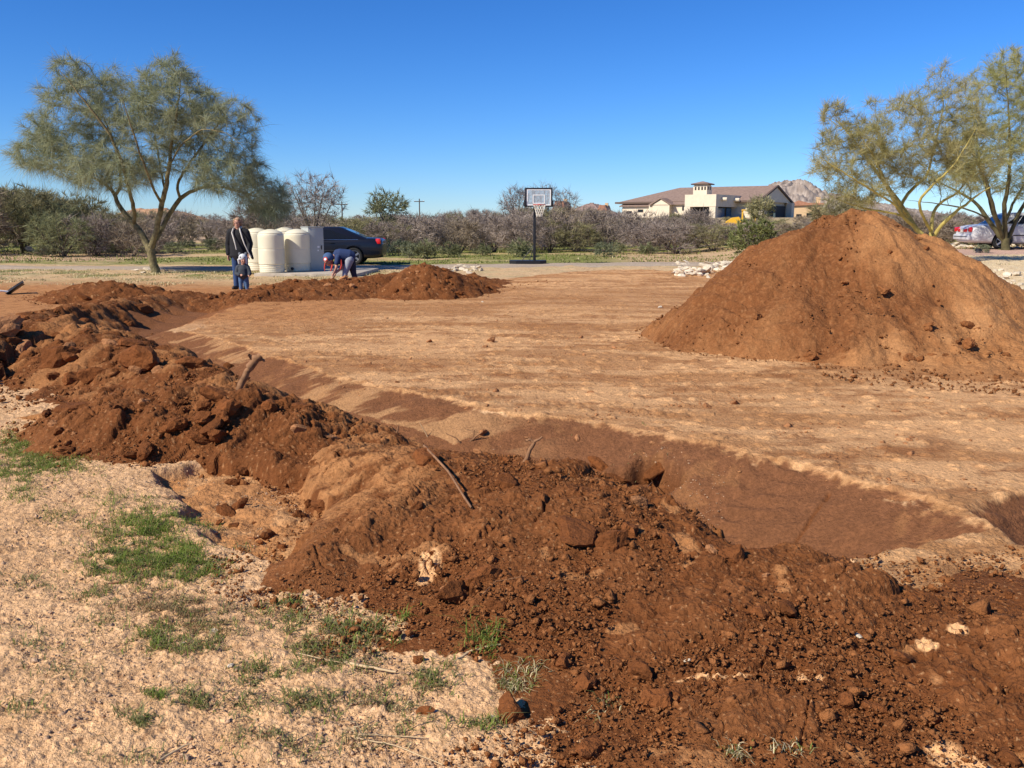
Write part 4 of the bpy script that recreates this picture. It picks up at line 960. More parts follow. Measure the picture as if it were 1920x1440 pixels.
L1 = [(pxl(B1, [(293,516,0),(290,500,0),(284,478,0),(281,462,0)], D1), (.17, .14, .135, .13)),
      (pxl(B1, [(281,470,0),(270,445,.1),(252,420,.2),(240,408,.3),(225,390,.5),(217,370,.7),(208,352,.9),(180,335,1.2),(130,318,1.5),(80,300,1.7)], D1), (.12, .10, .09, .08, .075, .07, .05, .04, .025, .008)),
      (pxl(B1, [(252,422,.2),(253,400,.0),(246,370,-.3),(238,345,-.5),(232,310,-.8),(205,250,-1.2),(160,190,-1.4),(110,130,-1.5)], D1), (.07, .065, .06, .055, .05, .04, .028, .006)),
      (pxl(B1, [(215,368,.7),(228,352,.9),(225,320,1.2),(215,270,1.6),(190,210,1.8),(150,140,2.)], D1), (.05, .05, .04, .035, .025, .005)),
      (pxl(B1, [(282,468,0),(290,445,-.1),(298,410,-.2),(303,385,-.3),(312,350,-.4),(318,310,-.4),(322,260,-.5),(335,190,-.6),(340,130,-.6)], D1), (.11, .095, .09, .085, .075, .06, .045, .03, .006)),
      (pxl(B1, [(292,448,0),(305,425,.3),(318,400,.5),(338,372,.6),(350,362,.7),(378,350,.8),(415,350,1.),(460,362,1.),(510,380,1.)], D1), (.08, .078, .075, .07, .06, .05, .04, .03, .006)),
      (pxl(B1, [(338,372,.6),(330,350,.4),(345,320,.2),(375,280,.0),(410,230,-.2),(440,190,-.4)], D1), (.05, .045, .04, .035, .025, .005)),
      (pxl(B1, [(303,382,-.3),(290,360,-.8),(278,330,-1.2),(260,280,-1.6),(240,220,-1.9),(225,170,-2)], D1), (.045, .04, .035, .03, .02, .005)),
      (pxl(B1, [(318,310,-.4),(340,270,-1.),(380,240,-1.6),(430,250,-2.),(470,290,-2.1)], D1), (.028, .022, .017, .011, .004)),
      (pxl(B1, [(300,395,-.2),(310,360,.8),(300,310,1.6),(290,250,2.2),(280,200,2.4)], D1), (.045, .04, .035, .025, .005))]
def el(base, D, u, v, ru, rv, rd, dz=0, w=1):
    c = pxl(base, [(u, v, dz)], D)[0]; k = (D+dz)/FPX; return (c, (ru*k, rd, rv*k), w)
E1 = [el(B1, D1, 235, 190, 90, 60, 1.5, 0, 1.1), el(B1, D1, 75, 290, 50, 30, 1.0, 0, .5), el(B1, D1, 130, 290, 105, 50, 1.6, 0, 1.6), el(B1, D1, 165, 200, 95, 60, 1.5, 0, 1.3), el(B1, D1, 130, 135, 40, 34, .7, 0, .35), el(B1, D1, 205, 320, 85, 40, 1.5, -.3, 1.0), el(B1, D1, 330, 200, 85, 75, 1.7, 0, 1.7), el(B1, D1, 322, 130, 40, 28, .7, 0, .35),
      el(B1, D1, 420, 240, 65, 65, 1.5, 0, 1.3), el(B1, D1, 420, 320, 80, 42, 1.5, 0, 1.4), el(B1, D1, 495, 372, 52, 40, 1.0, .5, 1.2), el(B1, D1, 280, 270, 100, 60, 1.8, 0, 1.4), el(B1, D1, 85, 240, 45, 30, .9, 0, .35)]
tree('palo_verde_tree', B1, 11, L1, E1, 'wide feathery green palo verde tree with forked trunk beside the standing woman', (M_PVB, M_PVR, M_PVT), n1=200, n2=1500, ntw=88000, tw_len=.36, tw_w=.0075, droop=.45, up_=.5, first=.45, r_b=.014, rand=.6, out=.25, clump=.6)
# right-hand trees
B2 = hit(1748, 492); B2 = at_dist(1746, 472, 29.0); B2.z = H0(B2.x, B2.y); D2 = B2.y
L2 = [(pxl(B2, [(1748,480,0),(1747,458,0),(1746,445,0)], D2), (.12, .10, .09)),
      (pxl(B2, [(1746,448,0),(1744,430,0),(1750,400,.1),(1754,388,.1),(1768,375,.2),(1795,365,.2),(1810,340,.3),(1835,318,.3),(1870,308,.3)], D2), (.055, .055, .05, .045, .04, .03, .02, .012, .004)),
      (pxl(B2, [(1748,450,0),(1762,425,-.2),(1790,398,-.4),(1825,372,-.5),(1845,355,-.6),(1880,340,-.6)], D2), (.06, .055, .045, .03, .018, .006)),
      (pxl(B2, [(1740,452,0),(1725,440,.1),(1705,410,.2),(1690,385,.3),(1672,360,.3),(1655,340,.4),(1630,300,.5),(1600,260,.6),(1560,215,.7)], D2), (.07, .07, .07, .065, .06, .05, .04, .03, .006)),
      (pxl(B2, [(1710,420,.1),(1692,405,-.1),(1668,360,-.3),(1650,320,-.5),(1640,295,-.6),(1610,250,-.8)], D2), (.06, .055, .05, .04, .03, .006)),
      (pxl(B2, [(1690,385,.3),(1700,365,.5),(1720,345,.7),(1740,330,.8),(1750,280,.9),(1770,200,1.),(1765,150,1.)], D2), (.05, .05, .045, .04, .03, .02, .005)),
      (pxl(B2, [(1744,432,0),(1730,405,-.6),(1720,380,-.9),(1745,350,-1.),(1790,310,-1.1),(1830,240,-1.2)], D2), (.045, .04, .04, .035, .025, .005)),
      (pxl(B2, [(1705,412,.2),(1680,400,.6),(1640,395,.9),(1600,385,1.),(1560,370,1.)], D2), (.035, .03, .03, .02, .005)),
      (pxl(B2, [(1700,400,.2),(1665,375,-.6),(1625,350,-1.2),(1575,320,-1.4),(1530,290,-1.5)], D2), (.035, .03, .03, .02, .005))]
E2 = [el(B2, D2, 1600, 290, 75, 62, 1.5, 0, 1.4), el(B2, D2, 1565, 230, 34, 40, .7, 0, .3), el(B2, D2, 1545, 310, 30, 30, .8, 0, .25), el(B2, D2, 1680, 250, 80, 75, 1.7, 0, 1.7), el(B2, D2, 1765, 220, 60, 80, 1.5, 0, 1.4), el(B2, D2, 1765, 155, 26, 36, .6, 0, .3),
      el(B2, D2, 1620, 355, 60, 30, 1.4, 0, .7), el(B2, D2, 1740, 310, 90, 45, 1.6, 0, .9), el(B2, D2, 1830, 280, 50, 60, 1.3, 0, .5)]
tree('palo_verde_tree', B2, 12, L2, E2, 'sparse desert tree with bright yellow limbs rising behind the big mound', (M_YB, M_PVR, M_RT2), n1=180, n2=1300, ntw=46000, tw_len=.24, tw_w=.0075, droop=.05, up_=.9, first=.4, r_b=.014, rand=.65, out=.2, clump=1.2)
B3 = hit(1886, 471); D3 = B3.y
L3 = [(pxl(B3, [(1886,474,0),(1886,460,0),(1885,446,0)], D3), (.18, .155, .15)),
      (pxl(B3, [(1884,455,0),(1872,440,0),(1858,420,.1),(1845,400,.2),(1835,385,.3),(1815,370,.5),(1780,350,.7),(1740,335,.8)], D3), (.10, .09, .085, .08, .06, .05, .03, .006)),
      (pxl(B3, [(1885,450,0),(1876,425,.2),(1862,400,.4),(1855,370,.6),(1840,320,.9),(1830,250,1.1),(1820,180,1.2)], D3), (.09, .085, .08, .065, .05, .03, .005)),
      (pxl(B3, [(1885,450,0),(1884,415,-.2),(1883,385,-.4),(1890,350,-.6),(1895,290,-.8),(1890,200,-.9),(1885,120,-1)], D3), (.10, .09, .085, .07, .05, .03, .005)),
      (pxl(B3, [(1888,455,0),(1898,430,.1),(1910,400,.2),(1925,375,.3),(1950,330,.5),(1975,260,.6)], D3), (.09, .08, .07, .06, .04, .006)),
      (pxl(B3, [(1880,448,0),(1868,410,-.5),(1860,380,-.8),(1850,340,-1.1),(1825,290,-1.5),(1800,230,-1.7)], D3), (.075, .07, .06, .05, .03, .005)),
      (pxl(B3, [(1850,408,.1),(1828,398,.0),(1800,400-12,.0),(1760,382,-.1),(1700,375,-.1)], D3), (.035, .03, .03, .02, .005)),
      (pxl(B3, [(1884,420,-.1),(1900,380,1.),(1930,330,1.6),(1960,280,2)], D3), (.06, .05, .03, .006))]
E3 = [el(B3, D3, 1880, 200, 75, 100, 2.0, 0, 2.2), el(B3, D3, 1888, 125, 34, 36, .8, 0, .35), el(B3, D3, 1860, 300, 80, 60, 2, 0, 1.4), el(B3, D3, 1960, 240, 80, 110, 2, 0, 1.6), el(B3, D3, 1960, 340, 70, 40, 1.8, 0, .7), el(B3, D3, 1800, 330, 50, 35, 1.2, 0, .5)]
tree('palo_verde_tree', B3, 13, L3, E3, 'tall dense green tree with dark spreading trunk in front of the silver car', (M_DB, M_PVR, M_RT), n1=190, n2=1400, ntw=56000, tw_len=.28, tw_w=.0078, droop=.15, up_=.8, first=.45, r_b=.015, rand=.6, out=.2, clump=1.0)

# shrub prototypes
def shrub_proto(seed, h, w, ntw, tw_len, tw_w, mats, n1=60, n2=220, stems=9, up_=.6, rand=.6, leafy=False, rb=.014, base_w=.12, low=.15):
    rs = np.random.RandomState(seed); limbs = []
    for i in range(stems):
        a = i*2*np.pi/stems+rs.uniform(-.4, .4); rr = rs.uniform(.25, .8)*w*.5; hh = h*rs.uniform(.45, .8)
        P = [(base_w*math.cos(a)*.5, base_w*math.sin(a)*.5, -.08), (rr*.3*math.cos(a), rr*.3*math.sin(a), hh*.35), (rr*.75*math.cos(a+.2), rr*.75*math.sin(a+.2), hh*.75), (rr*math.cos(a+.3), rr*math.sin(a+.3), hh)]
        r = rs.uniform(.018, .04)*h/2.5; limbs.append((P, (r, r*.85, r*.6, r*.3)))
    E = [((0, 0, h*.55), (w*.45, w*.45, h*.42), 2.0), ((w*.2, 0, h*.35), (w*.33, w*.4, h*.3), 1), ((-w*.2, .1, h*.38), (w*.33, w*.4, h*.32), 1)]
    for _ in range(5): a = rs.uniform(0, 6.28); E.append(((w*.3*math.cos(a), w*.3*math.sin(a), h*rs.uniform(.5, .8)), (w*.18, w*.18, h*.17), .5))
    wood, br, tw = grow(seed+100, limbs, E, n1, n2, ntw, tw_len, tw_w, 0.05, up_, first=.15, r_b=rb, rand=rand, out=.3, clump=1.0)
    wood.add(np.concatenate(br.V), np.concatenate(br.F)); V, F, mi = merge_tw(wood, tw)
    o = mesh_np('desert_shrub', V, F, mats, mi); me = o.data; bpy.data.objects.remove(o); return me
M_BT = mat('grey_brown_stems', (.13, .10, .075), .9, noise=.3, nscale=3)
M_B1 = leaf_mat('bare_purple_brown_twigs', (.215, .17, .14), (.37, .30, .245), .15, .5, .15)
M_B2 = leaf_mat('bare_tan_twigs', (.21, .165, .115), (.36, .285, .20), .15, .5, .15)
M_B3 = leaf_mat('olive_brush_twigs', (.19, .18, .085), (.33, .29, .15), .15, .5, .25)
M_B4 = leaf_mat('green_bush_leaves', (.16, .17, .08), (.28, .28, .14), .12, .8, .3)
M_B5 = leaf_mat('sage_leaves', (.13, .15, .08), (.24, .25, .15), .15, .8, .2)
PB = [shrub_proto(31, 2.6, 3.4, 3400, .34, .022, (M_BT, M_B1)), shrub_proto(32, 2.9, 3.6, 3200, .36, .022, (M_BT, M_B1)), shrub_proto(33, 2.4, 3.2, 3000, .34, .022, (M_BT, M_B2)), shrub_proto(34, 2.7, 3.6, 3400, .34, .024, (M_BT, M_B2))]
PO = [shrub_proto(41, 3.4, 4.4, 4200, .36, .026, (M_BT, M_B3)), shrub_proto(42, 3.8, 4.2, 4200, .36, .026, (M_BT, M_B3)), shrub_proto(43, 3.0, 4.0, 3800, .30, .028, (M_BT, M_B4))]
PL = [shrub_proto(51, .8, 1.2, 1300, .16, .018, (M_BT, M_B5), 30, 90, 8), shrub_proto(52, .7, 1.1, 1200, .15, .02, (M_BT, M_B4), 30, 90, 8)]
HP = [2.6, 2.9, 2.4, 2.7, 3.4, 3.8, 3.0, .8, .7]; PR = PB+PO+PL
TOPU = [-200, 0, 60, 110, 160, 200, 250, 300, 360, 420, 470, 520, 560, 600, 640, 700, 760, 800, 850, 900, 960, 1000, 1050, 1085, 1110, 1150, 1190, 1230, 1290, 1340, 1370, 1420, 1480, 1540, 1560, 1640, 1700, 1760, 1830, 1920, 2200]
TOPV = [345, 352, 358, 372, 384, 390, 388, 392, 398, 402, 400, 400, 392, 396, 402, 398, 396, 393, 394, 392, 386, 388, 386, 390, 392, 392, 398, 388, 390, 402, 412, 410, 412, 408, 396, 392, 398, 398, 404, 404, 404]
def where(u):
    for a, t in ((120, 'left of the palo verde tree'), (300, 'behind the palo verde trunk'), (440, 'beyond the green clearing'), (600, 'behind the woman and the cream drums'), (720, 'behind the dark sedan'), (960, 'between the dark sedan and the basketball hoop'),
                 (1060, 'behind the basketball hoop'), (1180, 'right of the basketball hoop'), (1400, 'in front of the big house'), (1560, 'beyond the crest of the mound'), (1800, 'behind the yellow-limbed tree'), (9999, 'behind the silver car')):
        if u < a: return t
SEEN = {}
ROWS = [(45.5, 48, 1.55, 0), (49, 52, 1.6, 1), (54, 59, 1.9, 2), (63, 70, 2.3, 3), (76, 86, 3.0, 4), (95, 108, 3.9, 5)]
desc = ['bare grey-brown', 'tangled purple-grey', 'dense twiggy', 'brownish', 'far dusty', 'distant hazy']
rb_ = random.Random(99); gt = None
for (r0, r1, gap, row) in ROWS:
    az = -33.0
    while az < 33:
        rr = rb_.uniform(r0, r1); az += math.degrees(gap/rr)*rb_.uniform(.8, 1.35)
        u = 960+FPX*math.tan(math.radians(az)); 
        if row <= 2 and 318 < u < 445: continue
        if row <= 1 and (u < 125 and rb_.random() < .4): continue
        if row == 0 and (1080 < u < 1140 or 440 < u < 640 and rb_.random() < .3): continue
        if u > 1450 and u < 1560 and row < 2: continue
        x = rr*math.sin(math.radians(az)); y = rr*math.cos(math.radians(az))
        if row == 0 and 1060 < u < 1420: rr *= .97
        zt = CAM_H+(415-np.interp(u, TOPU, TOPV))*rr/FPX; z0 = H0(x, y)
        if 1140 < u < 1560 and row >= 3: zt = min(zt, CAM_H+(415-404)*rr/FPX)
        olive = rb_.random() < (.6 if u < 140 else .15 if u < 700 else .06 if u < 1000 else .12)+(.2 if row >= 3 else 0)
        k = rb_.choice([4, 5, 4, 5, 6]) if olive else rb_.choice([0, 0, 1, 1, 2, 3])
        hh = (zt-z0)*rb_.uniform(.80, 1.06)*(.88 if row == 0 else 1); hh = max(hh, .9)
        o = bpy.data.objects.new('desert_shrub', PR[k]); COL.objects.link(o); o.location = (x, y, z0); sc_ = hh/HP[k]; sw = max(.8, min(sc_, 1.35)); o.scale = (sw, sw, sc_); o.rotation_euler = (0, 0, rb_.uniform(0, 6.28))
        w_ = where(u); b0_ = desc[row] if k not in (4, 5, 6) else ['olive', 'olive green', 'leafy olive', 'green-tinged', 'far olive', 'distant greenish'][row]; kk_ = (b0_, w_); SEEN[kk_] = SEEN.get(kk_, 0)+1; sfx = ['', ', second along', ', third along', ', fourth along', ', fifth along', ', sixth along', ', seventh along', ', eighth along', ', ninth along'][min(8, SEEN[kk_]-1)]; tag(o, f"{desc[row] if k not in (4, 5, 6) else ['olive', 'olive green', 'leafy olive', 'green-tinged', 'far olive', 'distant greenish'][row]} desert shrub {w_}{sfx}", 'shrub', f'{"olive" if olive else "bare"} shrubs of the brush belt {w_}, depth {"nearer" if row < 3 else "farther"}')
# low bushes at the foot of the brush
for i, (u, v, s, k, lab) in enumerate(((85,482,1.0,7,'low sage bush at the edge of the sandy clearing'),(165,478,1.3,7,'low grey-green bush left of the palo verde trunk'),(200,476,1.1,8,'low green bush just left of the palo verde trunk'),(328,476,.9,7,'small grey bush on the green clearing right of the trunk'),
          (400,472,1.,7,'small bush by the woman on the green clearing'),(355,466,.6,7,'tiny bush on the green clearing'),(800,484,1.5,8,'low green bush at the brush foot right of the dark sedan'),(845,482,1.2,8,'second low green bush, nearer the hoop'),(905,480,1.,8,'low green bush midway to the hoop'),(770,484,1.1,7,'low sage bush behind the far bank peak'),
          (1215,478,1.,8,'low green bush on the grass strip below the house'),(975,482,1.5,8,'yellow-green weed clump behind the hoop base'),(1135,482,1.1,7,'grey low bush right of the hoop base'),(1160,476,.9,8,'low green bush right of the hoop'),(1840,476,.7,7,'low weed clump behind the rocks by the drive'),(745,480,1.2,7,'low grey bush right behind the dark sedan'))):
    p = hit(u, v); o = bpy.data.objects.new('low_bush', PR[k]); COL.objects.link(o); o.location = p; s *= p.y/52; o.scale = (s*1.1, s*1.1, s); o.rotation_euler = (0, 0, i*1.3); tag(o, lab, 'bush', 'low bushes along the brush foot')
# mesquites with visible trunks
def small_tree(u, v, ru, rv, vb, dist, seed, label, mats, ntw, tl=.34, tw=.02, up_=.8, n1=70, n2=260, ub=None, name='mesquite_tree', rand=.5):
    b = at_dist(ub or u, vb, dist); b.z = H0(b.x, b.y); D = b.y; k = dist/FPX; limbs = []; rs = np.random.RandomState(seed)
    c = pxl(b, [(u, v, 0)], D)[0]; fork = np.array([c[0]*.15, 0, max(.2, c[2]-rv*k*1.0)*.5])
    limbs.append(([(0, 0, -.1), tuple(fork*.5), tuple(fork)], (.10, .085, .08)))
    for i in range(6):
        a = i*1.05+rs.uniform(-.3, .3); e = np.array([c[0]+ru*k*.7*math.cos(a), ru*k*.7*math.sin(a), c[2]+rv*k*rs.uniform(.0, .8)]); m = fork*.5+e*.5+np.array([0, 0, .05])
        limbs.append(([tuple(fork*.9), tuple(m), tuple(e)], (.05, .035, .012)))
    E = [((c[0], 0, c[2]), (ru*k, ru*k*.9, rv*k), 2)]+[((c[0]+ru*k*.5*math.cos(a), ru*k*.5*math.sin(a), c[2]+rv*k*.35*math.sin(a*1.7)), (ru*k*.45, ru*k*.45, rv*k*.5), .6) for a in (0.3, 2.0, 3.4, 5.1)]
    return tree(name, b, seed, limbs, E, label, mats, n1=n1, n2=n2, ntw=ntw, tw_len=tl, tw_w=tw, droop=0, up_=up_, first=.3, r_b=.018, rand=rand, out=.35, clump=.8, group='small trees standing in the brush')
M_GB = mat('grey_bark', (.16, .135, .11), .9, noise=.3, nscale=4)
M_BARE = leaf_mat('bare_grey_twigs', (.20, .165, .15), (.33, .28, .25), .0, .8, .1)
small_tree(588, 372, 58, 48, 462, 42, 61, 'leafless grey mesquite tree rising behind the utility cabinet', (M_GB, M_BT, M_BARE), 2600, .36, .016)
small_tree(725, 388, 42, 32, 462, 52, 62, 'rounded green-leaved tree above the brush right of the dark sedan', (M_GB, M_BT, M_B4), 2600, .26, .03)
small_tree(968, 378, 34, 26, 462, 55, 63, 'leafless tree poking above the brush left of the hoop backboard', (M_GB, M_BT, M_BARE), 1300, .36, .018)
small_tree(1020, 362, 26, 22, 462, 58, 64, 'thin bare treetop showing above the hoop backboard', (M_GB, M_BT, M_BARE), 500, .36, .016)
small_tree(1060, 378, 28, 20, 462, 58, 65, 'thin bare tree right of the hoop backboard', (M_GB, M_BT, M_BARE), 700, .36, .016)
small_tree(40, 392, 75, 42, 466, 52, 66, 'big olive mesquite tree at the frame edge behind the sandy clearing', (M_DB, M_BT, M_B3), 5200, .36, .026, n1=110, n2=420)
small_tree(140, 402, 60, 36, 466, 58, 67, 'olive mesquite tree left of the palo verde', (M_DB, M_BT, M_B3), 4200, .36, .026)
small_tree(490, 405, 60, 30, 462, 50, 68, 'dark mesquite tree right behind the woman', (M_DB, M_BT, M_B1), 4200, .34, .022)
small_tree(335, 415, 30, 20, 452, 66, 69, 'small dark-trunked mesquite at the back of the green clearing', (M_DB, M_BT, M_B1), 1800, .34, .024)
small_tree(393, 432, 22, 18, 458, 58, 70, 'short mesquite with split trunk on the green clearing', (M_DB, M_BT, M_B1), 1000, .32, .022)
small_tree(1425, 388, 26, 22, 412, 95, 71, 'bushy green tree at the porch of the big house', (M_GB, M_BT, M_B3), 2200, .4, .05, up_=.5)
small_tree(1570, 395, 55, 24, 440, 44, 72, 'olive tree behind the crest of the mound', (M_GB, M_BT, M_B3), 2600, .32, .02)
# oleander-like bush beside the mound
bo = hit(1408, 481)
M_OL = leaf_mat('broad_green_leaves', (.12, .14, .045), (.30, .31, .12), 0, 2.5, .25)
me = shrub_proto(81, 1.75, 2.15, 3600, .17, .035, (M_BT, M_OL), 60, 260, 14, up_=1.6, rand=.35)
o = bpy.data.objects.new('green_bush', me); COL.objects.link(o); o.location = bo; k = bo.y/38; o.scale = (k, k, k*.95); tag(o, 'upright green leafy bush right against the far foot of the big mound', 'bush')

# ------------------------------------------------------------------ drums, cabinet, slab
M_CREAM = mat('cream_plastic', (.70, .64, .47), .45, noise=.05, nscale=3)
M_CONC = mat('concrete', (.42, .36, .28), .9, noise=.2, nscale=6, bump=.004)
M_CAB = mat('cabinet_paint', (.38, .40, .38), .5, noise=.05, nscale=3)
M_DK = mat('dark_fittings', (.03, .03, .03), .5)
M_WHITE = mat('white_paint', (.8, .8, .78), .5)
sb = hit(512, 519); sy = sb.y
slab_z = H0(sb.x+1, sy+1)
bm = bmesh.new(); box(bm, (0, .4, .0), (3.1, 3.3, .16), bev=.012)
slab = mesh_bm('concrete_slab', bm, M_CONC); slab.location = (sb.x+1.0, sy+1.32, slab_z+.02); slab.rotation_euler = (0, 0, math.radians(-3))
tag(slab, 'low concrete slab carrying the cream drums and the utility cabinet', 'slab')
SZ = slab_z+.02+.08
def drum(u, depth, z0, h, label, valve=False):
    x = depth*ray(u, 500)[0]/ray(u, 500)[1]; k = h/1.37
    e = empty('plastic_drum', (x, depth, z0), 0, label, 'drum', 'cream water drums on the slab')
    bm = bmesh.new(); R_ = .415
    lathe(bm, [(0, .26), (R_*.93, .26), (R_, .275), (R_*1.002, .30), (R_*1.002, .34), (R_*1.0, .5), (R_*1.0, .68), (R_*1.0, .72), (R_*.985, .735), (R_*.985, .752), (R_*1.0, .765), (R_*1.0, .80), (R_*1.0, .95), (R_*1.0, 1.10), (R_*1.0, 1.14), (R_*.985, 1.19), (R_*.93, 1.22), (R_*.90, 1.225)], 48); mesh_bm('barrel', bm, M_CREAM, e, ang=.25)
    bm = bmesh.new(); lathe(bm, [(R_*.935, 1.205), (R_*.95, 1.24), (R_*.93, 1.255), (R_*.6, 1.325), (R_*.25, 1.362), (R_*.12, 1.37), (0, 1.37)], 48); mesh_bm('lid', bm, M_CREAM, e)
    bm = bmesh.new(); pr = [(R_*.86, 0), (R_*.93, .01)]
    for i in range(4): z = .03+i*.055; pr += [(R_*.945, z), (R_*.965, z+.012), (R_*.965, z+.035), (R_*.945, z+.047)]
    pr += [(R_*.93, .262)]; lathe(bm, pr, 48); mesh_bm('ribbed_base', bm, M_CREAM, e)
    if valve:
        bm = bmesh.new(); lathe(bm, [(0, 0), (.05, 0), (.05, .05), (.03, .06), (.03, .11), (0, .11)], 14); o = mesh_bm('valve', bm, M_DK, e); o.rotation_euler = (math.radians(90), 0, 0); o.location = (-.10, -R_*.88, .10)
    e.scale = (.93, .93, k*.95); return e
drum(510, sy+.62, SZ, 1.37, 'front cream plastic drum, nearest the child and fully in the sun')
drum(559, sy+1.35, SZ, 1.37, 'cream drum with a curved shadow across it next to the utility cabinet', True)
drum(484, sy+1.7, SZ, 1.40, 'cream drum behind the woman, leftmost of the drums')
drum(536, sy+2.3, SZ, 1.42, 'cream drum half hidden in the gap between the two front drums')
ca = Vector(((sy+1.75)*ray(588, 500)[0]/ray(588, 500)[1], 0, 0)); 
e = empty('utility_cabinet', (ca.x, sy+1.75, SZ), math.radians(40), 'tall grey utility cabinet with a sunlit side right of the drums', 'cabinet'); e.scale = (.84, .84, .93)
boxo('cabinet_body', (0, 0, .72), (.62, .56, 1.44), M_CAB, e, .008)
boxo('cabinet_top', (0, 0, 1.455), (.66, .60, .03), M_CAB, e, .006)
boxo('door', (0, -.287, .74), (.55, .012, 1.28), M_CAB, e, .004)
boxo('handle', (.2, -.305, .78), (.03, .03, .14), M_DK, e, .004)
boxo('label_plate', (.08, -.2955, .80), (.09, .004, .06), M_WHITE, e)
boxo('label_plate', (.06, -.2955, .68), (.05, .004, .05), M_WHITE, e)

